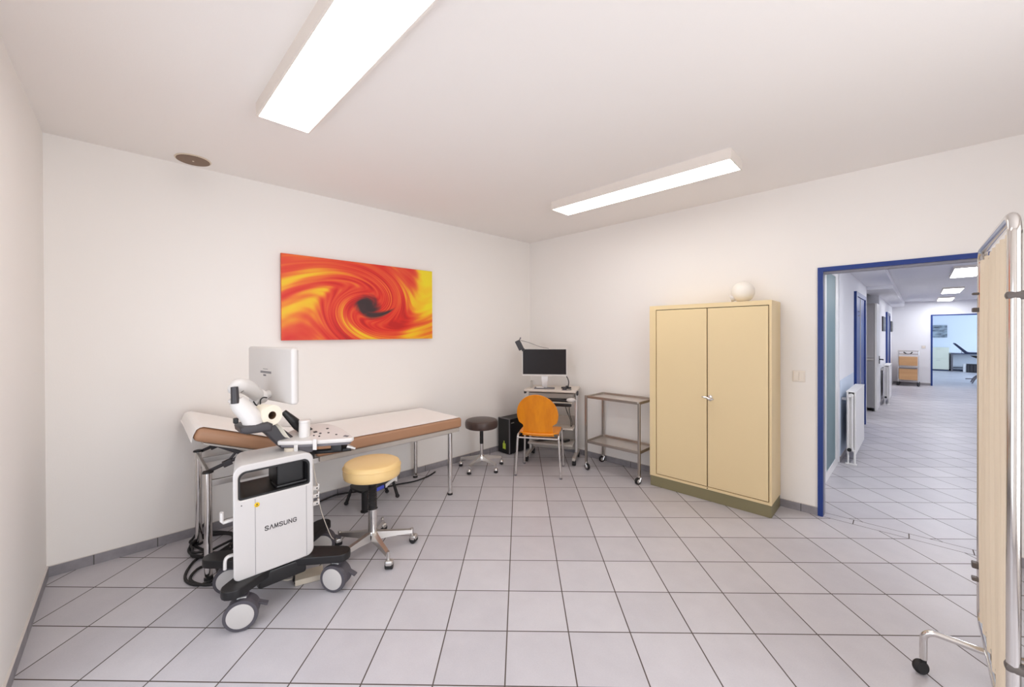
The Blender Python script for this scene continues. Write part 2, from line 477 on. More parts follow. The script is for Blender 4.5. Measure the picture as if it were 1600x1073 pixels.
    def prism(s, outline, h0, h1, plane='xy', bevel=0.0, hole=None, seg=2, mtx=None):
        """extrude a 2D outline; plane 'xy' (height z), 'yz' (height x), 'xz' (height y)"""
        b = bmesh.new()
        def P3(p, h):
            return {'xy': (p[0], p[1], h), 'yz': (h, p[0], p[1]), 'xz': (p[0], h, p[1])}[plane]
        lo = [b.verts.new(P3(p, h0)) for p in outline]; hi = [b.verts.new(P3(p, h1)) for p in outline]
        n = len(outline)
        for i in range(n):
            j = (i+1) % n; b.faces.new((lo[i], lo[j], hi[j], hi[i]))
        if hole is None:
            fl = b.faces.new(lo[::-1]); fh = b.faces.new(hi)
        else:
            hl = [b.verts.new(P3(p, h0)) for p in hole]; hh = [b.verts.new(P3(p, h1)) for p in hole]
            k = len(hole)
            assert k == n
            for i in range(n):
                j = (i+1) % n
                b.faces.new((hl[j], hl[i], hh[i], hh[j]))
                b.faces.new((lo[j], lo[i], hl[i], hl[j])); b.faces.new((hi[i], hi[j], hh[j], hh[i]))
        bmesh.ops.recalc_face_normals(b, faces=b.faces)
        if bevel:
            es = [e for e in b.edges if len(e.link_faces) == 2 and e.calc_face_angle(0) > R(50) and abs((e.verts[0].co-e.verts[1].co).length) > 0
                  and abs({'xy': e.verts[0].co.z-e.verts[1].co.z, 'yz': e.verts[0].co.x-e.verts[1].co.x, 'xz': e.verts[0].co.y-e.verts[1].co.y}[plane]) < 1e-6]
            bmesh.ops.bevel(b, geom=es, offset=bevel, segments=seg, profile=0.5, affect='EDGES')
        s._merge(b, mtx); return s
    def grid(s, fn, nu, nv, thick=0.0, nrm=None):
        """sheet from fn(u, v) in 0..1; thickened along its normals"""
        b = bmesh.new()
        V = [[b.verts.new(fn(i/nu, j/nv)) for j in range(nv+1)] for i in range(nu+1)]
        for i in range(nu):
            for j in range(nv):
                b.faces.new((V[i][j], V[i+1][j], V[i+1][j+1], V[i][j+1]))
        bmesh.ops.recalc_face_normals(b, faces=b.faces)
        if thick:
            bmesh.ops.solidify(b, geom=b.faces[:], thickness=thick)
        s._merge(b); return s
    def shear(s, k):
        for v in s.bm.verts: v.co.x += k*v.co.y
        return s
    def xf(s, m):
        bmesh.ops.transform(s.bm, matrix=m, verts=s.bm.verts); return s
    def build(s, name, m, parent=None, loc=None, rot=None, sharp=35, label=None):
        me = bpy.data.meshes.new(name); s.bm.to_mesh(me); s.bm.free()
        for f in me.polygons: f.use_smooth = True
        me.set_sharp_from_angle(angle=R(sharp))
        me.materials.append(m)
        o = bpy.data.objects.new(name, me); COL.objects.link(o)
        wnm = o.modifiers.new('weighted_normal', 'WEIGHTED_NORMAL'); wnm.keep_sharp = True
        if parent: o.parent = parent
        if loc: o.location = loc
        if rot: o.rotation_euler = rot
        if label: o['label'] = label
        return o

def thing(name, label, cat, loc=(0, 0, 0), rotz=0.0, group=None):
    o = bpy.data.objects.new(name, None); COL.objects.link(o)
    o.empty_display_size = 0.1
    o.location = loc; o.rotation_euler = (0, 0, rotz)
    o['label'] = label; o['category'] = cat
    if group: o['group'] = group
    return o
def tag(o, label, cat, group=None):
    o['label'] = label; o['category'] = cat
    if group: o['group'] = group
    return o
def struct(o, label=None):
    o['kind'] = 'structure'
    if label: o['label'] = label
    return o
def copy_tree(o, parent=None):
    c = o.copy(); COL.objects.link(c)
    if parent: c.parent = parent
    for ch in list(o.children): copy_tree(ch, c)
    return c
def rrect(w, h, r, n=6, cx=0.0, cy=0.0):
    pts = []
    for sx, sy, a0 in ((1, 1, 0), (-1, 1, 90), (-1, -1, 180), (1, -1, 270)):
        for k in range(n+1):
            a = R(a0 + 90*k/n)
            pts.append((cx + sx*(w/2-r) + r*math.cos(a), cy + sy*(h/2-r) + r*math.sin(a)))
    return pts

# ------------------------------------------------------------------ the setting
H = 2.71            # ceiling height of the examination room
SH = 0.0268         # the left wall and the hallway lean by this x per y
HC = 2.335          # hallway ceiling height
XR = 5.10           # right-hand wall of the examination room
DX0, DX1, DZ = 3.121, 4.105, 1.998   # outer edges of the blue door frame in the back wall
def sh(x, y): return x + SH*y

struct(MB().span(-0.6, 8.2, -5.0, 19.0, -0.10, 0.0).build('floor', M['floor']))
# left wall (the one with the painting), slightly out of square
struct(MB().prism([(0, 0.12), (-0.12, 0.12), (-0.12-0.117, -4.45), (-0.117, -4.45)], 0, H).build('wall_left', M['wall']))
wb = MB()
wb.span(-0.12, DX0+0.01, 0.0, 0.12, 0, H)
wb.span(DX1-0.01, XR+0.12, 0.0, 0.12, 0, H)
wb.span(DX0+0.01, DX1-0.01, 0.0, 0.12, DZ-0.01, H)
struct(wb.build('wall_back', M['wall']))
# wall beside and behind the camera
def ny(x): return -4.2905 - 0.0205*(x+0.12)
WX0, WX1, WZ0, WZ1 = 1.25, 3.15, 0.20, 1.85      # added opening for the fill light, beside the camera and unseen
nb = MB()
def nspan(xa, xb, za, zb): nb.prism([(xa, ny(xa)), (xb, ny(xb)), (xb, ny(xb)-0.12), (xa, ny(xa)-0.12)], za, zb)
nspan(-0.24, WX0, 0, H); nspan(WX1, XR+0.12, 0, H); nspan(WX0, WX1, 0, WZ0); nspan(WX0, WX1, WZ1, H)
struct(nb.build('wall_near', M['wall']))
wf = MB()
yw = ny(2.2)-0.06
for xa in (WX0, (WX0+WX1)/2-0.03, WX1-0.06): wf.span(xa, xa+0.06, yw-0.03, yw+0.03, WZ0, WZ1)
wf.span(WX0, WX1, yw-0.03, yw+0.03, WZ0, WZ0+0.06); wf.span(WX0, WX1, yw-0.03, yw+0.03, WZ1-0.06, WZ1)
struct(wf.build('added_window_2', M['white_paint']))
SY0, SY1, SZ0, SZ1 = -3.85, -1.85, 0.30, 2.40  # added opening for the side fill, in the unseen right-hand wall
struct(MB().span(XR, XR+0.12, ny(XR)-0.12, SY0, 0, H).span(XR, XR+0.12, SY1, 0.0, 0, H).span(XR, XR+0.12, SY0, SY1, 0, SZ0).span(XR, XR+0.12, SY0, SY1, SZ1, H).build('wall_right', M['wall']))
wf = MB()
for ya in (SY0, (SY0+SY1)/2-0.03, SY1-0.06): wf.span(XR+0.03, XR+0.09, ya, ya+0.06, SZ0, SZ1)
wf.span(XR+0.03, XR+0.09, SY0, SY1, SZ0, SZ0+0.06); wf.span(XR+0.03, XR+0.09, SY0, SY1, SZ1-0.06, SZ1)
struct(wf.build('added_window_3', M['white_paint']))
struct(MB().span(-0.36, XR+0.12, -4.55, 0.12, H, H+0.1).build('ceiling', M['ceiling']))
# tile skirting
struct(MB().prism([(0.0, 0.0), (0.009, 0.0), (0.009-0.117, -4.30), (-0.117, -4.30)], 0, 0.068).build('baseboard_left', M['skirt_y']))
struct(MB().span(0.008, DX0, -0.009, 0.0, 0, 0.068).build('baseboard_back', M['skirt_x']))
struct(MB().span(DX1, XR, -0.009, 0.0, 0, 0.068).build('baseboard_back_right', M['skirt_x']))
struct(MB().prism([(-0.11, ny(-0.11)), (XR, ny(XR)), (XR, ny(XR)+0.009), (-0.11, ny(-0.11)+0.009)], 0, 0.068).build('baseboard_near', M['skirt_x']))
struct(MB().span(XR-0.009, XR, ny(XR)+0.01, -0.01, 0, 0.068).build('baseboard_right', M['skirt_y']))

# blue steel frame of the doorway
fr = MB()
fw = 0.034
for yy0, yy1 in ((-0.012, 0.022), (0.10, 0.134)):
    fr.span(DX0, DX0+fw, yy0, yy1, 0, DZ)
    fr.span(DX1-fw, DX1, yy0, yy1, 0, DZ)
    fr.span(DX0+fw, DX1-fw, yy0, yy1, DZ-fw, DZ)
frame = struct(fr.build('door_1', M['blue']), 'blue steel frame around the open doorway to the hallway')
rv = MB()
rv.span(DX0+0.012, DX0+fw+0.003, 0.020, 0.102, 0, DZ-fw)
rv.span(DX1-fw-0.003, DX1-0.012, 0.020, 0.102, 0, DZ-fw)
rv.span(DX0+fw+0.003, DX1-fw-0.003, 0.0205, 0.1015, DZ-fw-0.014, DZ-0.012)
rv.build('door_reveal', M['reveal'], frame, label='grey inner lining of the blue frame')

# hallway shell (coordinates are along the hallway, then leaned with it)
def hall(name, m, *spans, kind=True, parent=None):
    b = MB()
    for sp in spans: b.span(*sp)
    o = b.shear(SH).build(name, m, parent)
    if kind: struct(o)
    return o
HX = 3.06
hall('wall_hall_left', M['hall_wall'], (HX-0.12, HX, 1.80, 4.90, 0, HC))
hall('wall_hall_niche', M['hall_wall'], (HX-0.20, HX-0.06, 0.125, 1.798, 0, HC))
hall('wall_hall_recess_front', M['hall_wall'], (HX-1.8, HX, 4.902, 5.02, 0, HC))
hall('wall_hall_recess', M['hall_wall'], (HX-1.8, HX-1.68, 5.022, 6.61, 0, HC))
hall('wall_hall_recess_back', M['hall_wall'], (HX-1.8, 3.13, 6.622, 6.742, 0, HC))
hall('wall_hall_left_far', M['hall_wall'], (3.01, 3.13, 6.745, 11.8, 0, HC))
hall('trim_dado', M['dado'], (HX, HX+0.006, 1.80, 3.10, 0.07, 0.93))
hall('baseboard_hall_left', M['skirt_y'], (HX, HX+0.009, 1.80, 3.15, 0, 0.068))
hall('baseboard_hall_far', M['skirt_y'], (3.13, 3.139, 6.9, 8.7, 0, 0.068))
FX0, FX1, FZ = 3.90, 4.95, 1.955    # far doorway, along-hallway x
hall('wall_hall_far', M['hall_wall'], (3.01, FX0, 11.8, 11.92, 0, HC), (FX1, 5.80, 11.8, 11.92, 0, HC), (FX0, FX1, 11.8, 11.92, FZ, HC))
hall('baseboard_hall_end', M['skirt_x'], (3.15, FX0, 11.791, 11.8, 0, 0.07))
hall('wall_hall_right', M['hall_wall'], (5.80, 5.92, 0.125, 11.92, 0, HC))
hall('ceiling_hall', M['hall_wall'], (HX-1.85, 5.95, 0.12, 11.92, HC, HC+0.1))
hall('trim_soffit', M['hall_wall'], (HX-0.05, 3.385, 5.03, 11.79, 2.20, HC-0.001))
hall('trim_beam', M['hall_wall'], (HX, 3.385, 2.2, 5.03, 2.255, HC-0.001))
# frame of the far doorway
f2 = MB()
f2.span(FX0-0.005, FX0+0.03, 11.785, 11.93, 0, FZ); f2.span(FX1-0.03, FX1+0.005, 11.785, 11.93, 0, FZ)
f2.span(FX0+0.03, FX1-0.03, 11.785, 11.93, FZ-0.03, FZ)
struct(f2.shear(SH).build('door_4', M['blue']), 'blue frame of the doorway at the hallway end')
# far room
hall('wall_far_room', M['far_wall'], (2.0, 7.4, 18.6, 18.72, 0, 2.7))
hall('wall_far_room_left', M['far_wall'], (2.0, 2.12, 11.99, 18.6, 0, 2.7))
hall('wall_far_room_right', M['far_wall'], (7.2, 7.32, 11.99, 14.0, 0, 2.7), (7.2, 7.32, 17.2, 18.6, 0, 2.7), (7.2, 7.32, 14.0, 17.2, 0, 0.7), (7.2, 7.32, 14.0, 17.2, 2.2, 2.7))
hall('ceiling_far_room', M['far_wall'], (2.0, 7.4, 11.93, 18.7, 2.7, 2.8))
hall('wall_far_room_front', M['far_wall'], (2.0, 7.32, 11.925, 11.99, HC+0.1, 2.7), (5.92, 7.32, 11.925, 11.99, 0, HC+0.1), (2.0, 3.01, 11.925, 11.99, 0, HC+0.1))
hall('baseboard_far_room', M['navy'], (3.0, 7.1, 18.588, 18.6, 0.0, 0.05))
wn = MB()
for a in (14.0, 15.57, 17.14): wn.span(7.22, 7.30, a, a+0.06, 0.7, 2.2)
wn.span(7.22, 7.30, 14.0, 17.2, 0.7, 0.76); wn.span(7.22, 7.30, 14.0, 17.2, 2.14, 2.2)
struct(wn.shear(SH).build('added_window_1', M['white_paint']))  # frame of the added, unseen window that lights the far room

# ------------------------------------------------------------------ ceiling lamps
def lamp(loc, rotz, L, W, T, label, group, diff, rim=0.010):
    t = thing('ceiling_lamp', label, 'ceiling lamp', loc, rotz, group)
    b = MB()
    out = [(-L/2, -W/2), (L/2, -W/2), (L/2, W/2), (-L/2, W/2)]
    inn = [(-L/2+rim, -W/2+rim), (L/2-rim, -W/2+rim), (L/2-rim, W/2-rim), (-L/2+rim, W/2-rim)]
    b.prism(out, -T, 0, hole=inn)
    b.box((0, 0, -0.006), (L-0.004, W-0.004, 0.010))
    b.build('housing', M['lamp_case'], t)
    MB().box((0, 0, -T+0.006), (L-2*rim-0.001, W-2*rim-0.001, 0.008)).build('diffuser', diff, t)
    return t
lamp((1.918, -3.322, H), 0.0, 1.53, 0.265, 0.072, 'long lit white panel lamp on the ceiling, the larger one cut by the top edge', 'lit panel lamps of the room', M['diffuser'])
lamp((2.028, -0.975, H), 0.0, 1.53, 0.265, 0.072, 'long white panel lamp lit on the ceiling in front of the cream cabinet', 'lit panel lamps of the room', M['diffuser'])
for (y, lab) in ((1.00, 'unseen lit panel lamp added on the hallway ceiling directly behind the blue door frame'),  # unseen lamp added by the row's spacing, brightens the near hallway
                 (4.33, 'lit panel lamp on the hallway ceiling, largest of the three seen through the doorway'),
                 (7.87, 'lit panel lamp on the hallway ceiling, middle one of three'),
                 (10.82, 'lit panel lamp on the hallway ceiling, furthest from the doorway')):
    lamp((sh(4.135, y), y, HC), R(90)-math.atan(SH), 1.26, 0.275, 0.036, lab, 'lit panel lamps along the hallway', M['hall_diffuser'])

# round cover on the ceiling
t = thing('ceiling_cover', 'round brown cover disc with pale rim on the ceiling above the couch', 'cover', (0.055, -3.595, H))
MB().lathe([(0.100, 0.0), (0.103, -0.004), (0.100, -0.007), (0.0, -0.007)]).build('rim', M['rim'], t)
MB().lathe([(0.094, -0.0065), (0.094, -0.010), (0.088, -0.012), (0.0, -0.012)]).build('disc', M['disc'], t)
MB().lathe([(0.006, -0.012), (0.005, -0.014), (0.0, -0.0145)], n=12).build('screw', M['rim'], t)

# ------------------------------------------------------------------ painting
ang = math.atan(SH)
pt = thing('painting', 'wide unframed canvas of a red, orange and yellow swirl above the couch', 'painting', (-0.0445, -2.300, 1.790), R(90)-ang)
# local x runs along the wall (towards the back corner), local y points into the wall
MB().box((0, -0.013, 0), (1.445, 0.020, 0.724), 0.002).build('canvas_edge', M['canvas_edge'], pt)
MB().box((0, -0.0235, 0), (1.443, 0.002, 0.722)).build('print', M['swirl'], pt)

# ------------------------------------------------------------------ light switch by the door
t = thing('light_switch', 'double cream light switch on the wall between cabinet and doorway', 'light switch', (2.998, 0.0, 1.116))
MB().box((0, -0.005, 0), (0.084, 0.010, 0.092), 0.004).build('plate', M['switch'], t)
for sx in (-0.018, 0.018):
    MB().box((sx, -0.0115, 0), (0.034, 0.005, 0.072), 0.002).build('rocker', M['switch_edge'], t)

# ------------------------------------------------------------------ cream two-door cabinet and the globe on it
t = thing('steel_cabinet', 'tall cream two-door steel cabinet standing on an olive plinth against the wall', 'cabinet', (2.366, -0.170, 0))
W2 = 0.504
MB().span(-W2+0.002, W2-0.002, -0.160, 0.150, 0, 0.100, 0.003).build('plinth', M['olive'], t, label='olive plinth')
b = MB()
b.span(-W2, W2, -0.140, 0.160, 0.100, 1.738, 0.004)
o_ = [(-W2, 0.100), (W2, 0.100), (W2, 1.738), (-W2, 1.738)]
i_ = [(-0.443, 0.122), (0.487, 0.122), (0.487, 1.700), (-0.443, 1.700)]
b.prism(o_, -0.165, -0.139, 'xz', hole=i_)
b.build('body', M['cream'], t)
MB().span(-0.446, 0.490, -0.146, -0.1385, 0.120, 1.702).build('door_gap_shade', M['gap'], t, label='dark brown joint around the doors, painted as shade')  # dark sheet behind the doors, painting the shade in their gaps
dl = MB().span(-0.437, 0.018, -0.1645, -0.1465, 0.128, 1.694, 0.002).build('door', M['cream'], t)
dr = MB().span(0.026, 0.481, -0.1645, -0.1465, 0.128, 1.694, 0.002).build('door', M['cream'], t)
h = MB()
h.lathe([(0.021, 0), (0.021, 0.004), (0.015, 0.008), (0.0, 0.008)], (0.047, -0.1645, 0.910), axis=(0, -1, 0), n=20, sc=(1, 1.25))
h.cyl((0.047, -0.17, 0.910), (0.047, -0.200, 0.910), 0.009)
h.tube([(0.085, -0.198, 0.904), (0.047, -0.204, 0.909), (0.015, -0.203, 0.916), (-0.012, -0.200, 0.917)], [0.006, 0.011, 0.008, 0.005], smooth=4)
h.build('handle', M['chrome'], dr, label='chrome turning handle')
MB().lathe([(0.005, 0), (0.005, 0.002), (0, 0.002)], (0.022, -0.165, 0.112), axis=(0, -1, 0), n=12).build('latch_screw', M['gap'], t)

t = thing('globe_lamp_shade', 'round white opal glass globe lying on top of the cream cabinet', 'lamp globe', (2.632, -0.190, 1.738))
MB().sphere((0, 0, 0.0895), 0.089, n=40, m=24).build('globe', M['globe'], t)
MB().cyl((-0.060, -0.02, 0.046), (-0.090, -0.03, 0.034), 0.029, 0.029, 24, 0.003).build('collar', M['white_plastic'], t)

# ------------------------------------------------------------------ examination couch
co = thing('examination_couch', 'brown vinyl examination couch with raised head end and chrome legs along the painting wall', 'examination couch', (0.31, -2.68, 0), -0.016)
HY, HZ, HA, HL = -0.31, 0.695, R(20.3), 0.695      # hinge line (top), tilt and length of the head section
MB().span(-0.352, 0.352, HY+0.006, 0.975, 0.603, 0.695, 0.022, 4).build('mattress', M['brown_vinyl'], co)
hb = MB().span(-0.352, 0.352, -HL, -0.008, -0.088, 0.0, 0.034, 5)
hb.xf(Matrix.Translation((0, HY, HZ)) @ Matrix.Rotation(-HA, 4, 'X'))
hb.build('headrest', M['brown_vinyl'], co)
MB().span(-0.335, 0.335, HY+0.03, 0.955, 0.565, 0.602, 0.004).build('base_board', M['desk_grey'], co, label='pale grey board under the padding')
hbd = MB().span(-0.33, 0.33, -HL+0.06, -0.03, -0.100, -0.0885, 0.003)
hbd.xf(Matrix.Translation((0, HY, HZ)) @ Matrix.Rotation(-HA, 4, 'X'))
hbd.build('headrest_board', M['desk_grey'], co, label='pale grey board under the raised head section')
rl = MB()
for sx in (-0.285, 0.30):
    rl.span(sx-0.012, sx+0.012, -0.90, 0.86, 0.553, 0.590, 0.003)
rl.build('side_rails', M['alu'], co)
for sx, sy, zt in ((-0.285, 0.855, 0.565), (0.325, 0.855, 0.565), (-0.225, -0.905, 0.655), (0.325, -0.915, 0.645)):
    lg = MB().cyl((sx, sy, 0.012), (sx, sy, zt), 0.0205, n=24).build('leg', M['chrome'], co)
    MB().cyl((sx, sy, 0.0), (sx, sy, 0.018), 0.0235, 0.0225, 20, 0.002).build('foot', M['rubber'], lg)
    if zt > 0.6:
        MB().cyl((sx, sy, zt), (sx, sy, zt+0.010), 0.030, 0.027, 20, 0.002).build('cap', M['black'], lg)
MB().box((0.05, -0.910, 0.637), (0.52, 0.016, 0.030), 0.002).build('cross_bar', M['alu'], co)
for sx, y0, z0 in ((-0.225, -0.900, 0.650), (0.300, -0.905, 0.648)):
    kn = (sx, -0.715, 0.712); tp = (sx, -0.865, 0.800)
    m_ = MB()
    m_.tube([(sx, y0, z0), kn], 0.011, n=8, sx=0.5)
    m_.tube([(sx-0.012, -0.720, 0.708), (sx-0.012, -0.865, 0.795)], 0.012, n=8, sx=0.5)
    m_.tube([(sx-0.012, -0.80, 0.690), (sx-0.012, -0.765, 0.735)], 0.008, n=8, sx=0.6)
    m_.box((sx, -0.815, 0.676), (0.034, 0.048, 0.036), 0.004, rot=(R(18), 0, 0))
    m_.build('head_adjuster', M['charcoal'], co)

# paper sheet lying on the couch and hanging over the head end
def couch_pt(y, dz):   # top line of the couch in couch coordinates
    return (y, HZ+dz) if y >= HY else (y, HZ + (HY-y)*math.tan(HA) + dz)
prof = [(0.950, 0.699), (0.5, 0.699), (0.0, 0.699), (HY+0.04, 0.700)]
ca_, sa_ = math.cos(HA), math.sin(HA)
def hp(d, up): return (HY - d*ca_ + up*sa_, HZ + d*sa_ + up*ca_)
for d in (0.05, 0.3, 0.55): prof.append(hp(d, 0.0045))
for d, up in ((HL-0.028, 0.0035), (HL-0.010, -0.005), (HL+0.002, -0.020), (HL+0.004, -0.050), (HL+0.002, -0.075), (HL-0.004, -0.100)): prof.append(hp(d, up))
pp = thing('paper_sheet', 'white paper sheet spread over the brown couch and hanging over its head end', 'paper sheet', (0.31, -2.68, 0.70), -0.016)
def pf(u, v):
    k = u*(len(prof)-1); i = min(int(k), len(prof)-2); f = k-i
    y = prof[i][0]*(1-f)+prof[i+1][0]*f; z = prof[i][1]*(1-f)+prof[i+1][1]*f
    x = -0.325 + v*0.668
    w = 0.0010*(1+math.sin(v*17+u*9))
    if u > 0.9: z += 0.035*(1-v)*(u-0.9)/0.1
    return (x, y, z + w - 0.70)
MB().grid(pf, 104, 14, 0.0012).build('sheet', M['paper'], pp, sharp=60)

# ------------------------------------------------------------------ ultrasound machine
UO = Vector((1.04, -3.31, 0))
us = thing('ultrasound_machine', 'white wheeled ultrasound machine with swivelling monitor in front of the couch', 'ultrasound machine', UO)
def U(x, y, z): return (x-UO.x, y-UO.y, z)
def uv(p): return (p[0]-UO.y, p[1])
# body: rounded slab with a handle opening right through its upper part
n_ = 7
def corner(cx, cz, r, a0, n=n_): return [(cx+r*math.cos(R(a0+90*k/n)), cz+r*math.sin(R(a0+90*k/n))) for k in range(n+1)]
y0, y1, z0, z1 = -3.573, -3.190, 0.215, 0.806
outer = corner(y1-0.045, z1-0.045, 0.045, 0) + corner(y0+0.050, z1-0.050, 0.050, 90) + corner(y0+0.030, z0+0.030, 0.030, 180) + corner(y1-0.040, z0+0.040, 0.040, 270)
hy0, hy1, hz0, hz1 = -3.551, -3.208, 0.625, 0.770
hole = corner(hy1-0.035, hz1-0.035, 0.035, 0) + corner(hy0+0.035, hz1-0.035, 0.035, 90) + corner(hy0+0.014, hz0+0.014, 0.014, 180) + corner(hy1-0.012, hz0+0.012, 0.012, 270)
def taper(mb):
    yc = -3.375-UO.y
    for v in mb.bm.verts: v.co.y = yc + (v.co.y-yc)*(1-0.30*max(0.0, (0.140-v.co.x)/0.285))
    return mb
taper(MB().prism([uv(p) for p in outer], -0.135, 0.150, 'yz', bevel=0.0075, hole=[uv(p) for p in hole], seg=3)).build('body', M['machine'], us)
ins = 0.009
def shrink(h, d):
    cy = (hy0+hy1)/2; cz = (hz0+hz1)/2
    return [(cy+(p[0]-cy)*(1-2*d/(hy1-hy0)), cz+(p[1]-cz)*(1-2*d/(hz1-hz0))) for p in h]
taper(MB().prism([uv(p) for p in shrink(hole, -0.001)], -0.128, 0.143, 'yz', hole=[uv(p) for p in shrink(hole, ins)])).build('handle_lining', M['black'], us)
hb2 = MB()
hb2.box(U(1.055, -3.295, 0.700), (0.180, 0.140, 0.128), 0.012)
hb2.box(U(1.110, -3.290, 0.640), (0.110, 0.165, 0.016), 0.006)
hb2.build('handle_block', M['black'], us)
for yy in (-3.478, -3.229):
    MB().box(U(1.1902, yy, 0.42), (0.0012, 0.0016, 0.395)).build('panel_seam', M['grey_plastic'], us)
MB().lathe([(0.003, 0), (0.003, 0.001), (0, 0.0012)], U(1.190, -3.538, 0.600), axis=(1, 0, 0), n=10).build('screw', M['black'], us)
bd = MB().lathe([(0.0125, 0), (0.0125, 0.0014), (0.0, 0.0016)], U(1.190, -3.470, 0.585), axis=(1, 0, 0), n=24).build('warning_sticker', M['badge'], us, label='round yellow sticker')
bk = MB()
bk.box(U(1.1920, -3.470, 0.5875), (0.0008, 0.007, 0.006), 0.001)
bk.tube([U(1.192, -3.4765, 0.582), U(1.192, -3.470, 0.5785), U(1.192, -3.4635, 0.582)], 0.0010, n=6, smooth=4)
bk.build('sticker_symbol', M['black'], bd)
def word_mesh(name, word, h, w, pitch, stroke, m, parent, centre, right, up, out):
    """letters drawn as flat strokes on a surface; right, up and out are the directions of the surface"""
    G = {
     'S': [[(0.97, 0.80), (0.82, 0.96), (0.50, 1.0), (0.18, 0.96), (0.04, 0.78), (0.20, 0.60), (0.50, 0.51), (0.82, 0.41), (0.97, 0.22), (0.82, 0.05), (0.50, 0.0), (0.16, 0.05), (0.02, 0.22)]],
     'A': [[(0.0, 0.0), (0.50, 1.0), (1.0, 0.0)]],
     'M': [[(0.0, 0.0), (0.10, 1.0), (0.50, 0.08), (0.90, 1.0), (1.0, 0.0)]],
     'U': [[(0.04, 1.0), (0.04, 0.28), (0.20, 0.06), (0.50, 0.0), (0.80, 0.06), (0.96, 0.28), (0.96, 1.0)]],
     'N': [[(0.05, 0.0), (0.05, 1.0), (0.95, 0.0), (0.95, 1.0)]],
     'G': [[(0.97, 0.80), (0.82, 0.95), (0.50, 1.0), (0.18, 0.93), (0.03, 0.68), (0.03, 0.32), (0.18, 0.07), (0.50, 0.0), (0.82, 0.06), (0.97, 0.25), (0.97, 0.48), (0.56, 0.48)]]}
    right, up, out, centre = (Vector(v) for v in (right, up, out, centre))
    b = MB(); n = len(word); x0 = -(pitch*(n-1)+w)/2
    def quad(p, q):
        d = (q-p).normalized(); s2 = out.cross(d)*(stroke/2); e = d*stroke*0.42
        bm2 = bmesh.new()
        lo = [bm2.verts.new(v) for v in (p-e-s2, q+e-s2, q+e+s2, p-e+s2)]
        hi = [bm2.verts.new(v.co+out*0.0006) for v in lo]
        bm2.faces.new(hi); bm2.faces.new(lo[::-1])
        for i in range(4): bm2.faces.new((lo[i], lo[(i+1) % 4], hi[(i+1) % 4], hi[i]))
        b._merge(bm2)
    for i, c in enumerate(word):
        for st in G[c]:
            P = [centre + right*(x0+i*pitch+px*w) + up*((py-0.5)*h) for px, py in st]
            for p, q in zip(P, P[1:]): quad(p, q)
    return b.build(name, m, parent)
word_mesh('lettering', 'SAMSUNG', 0.0215, 0.0165, 0.0227, 0.0042, M['logo'], us, U(1.1900, -3.358, 0.446), (0, 1, 0), (0, 0, 1), (1, 0, 0))
# cable hooks on both ends
for zz in (0.575, 0.530, 0.485):
    hk = MB()
    hk.box(U(1.145, -3.170, zz), (0.020, 0.046, 0.022), 0.004)
    hk.box(U(1.145, -3.150, zz+0.013), (0.020, 0.010, 0.018), 0.003)
    ho = hk.build('cable_hook', M['white_plastic'], us)
    MB().lathe([(0.0045, 0), (0.0045, 0.0015), (0, 0.0015)], U(1.155, -3.160, zz), axis=(1, 0, 0), n=10).build('hook_screw', M['black'], ho)
hk = MB().tube([U(1.13, -3.560, 0.520), U(1.13, -3.605, 0.518), U(1.13, -3.612, 0.528), U(1.13, -3.612, 0.572)], 0.009, n=8, sx=1.4)
hk.build('cable_hook', M['white_plastic'], us)
MB().tube([U(1.13, -3.555, 0.335), U(1.13, -3.585, 0.335), U(1.13, -3.598, 0.320), U(1.13, -3.600, 0.275)], 0.008, n=8, smooth=3, sx=1.4).build('cable_hook', M['white_plastic'], us)
# black chassis: two diagonal arms under the body
ch = MB()
def arm(x0, y0, x1, y1, w0, w1, z0, z1):
    d = Vector((x1-x0, y1-y0)); L = d.length; d.normalize(); nrm = Vector((-d.y, d.x))
    p0 = Vector((x0, y0)); pts = []
    for k in range(9):
        a = R(-90+180*k/8); pts.append(p0 + d*(L-w1) + d*(w1*math.cos(a)) + nrm*(w1*math.sin(a)))
    pts += [p0+nrm*w0, p0-nrm*w0]
    ch.prism([(p.x-UO.x, p.y-UO.y) for p in pts], z0, z1, bevel=0.008)
for ex_, ey_ in ((1.240, -3.622), (1.305, -3.030), (0.770, -3.640), (0.800, -2.975)):
    arm(1.04+(ex_-1.04)*0.15, -3.33+(ey_+3.33)*0.15, ex_, ey_, 0.075, 0.056, 0.172, 0.218)
ch.box(U(1.045, -3.345, 0.165), (0.27, 0.24, 0.085), 0.015)
ch.build('chassis', M['black'], us)
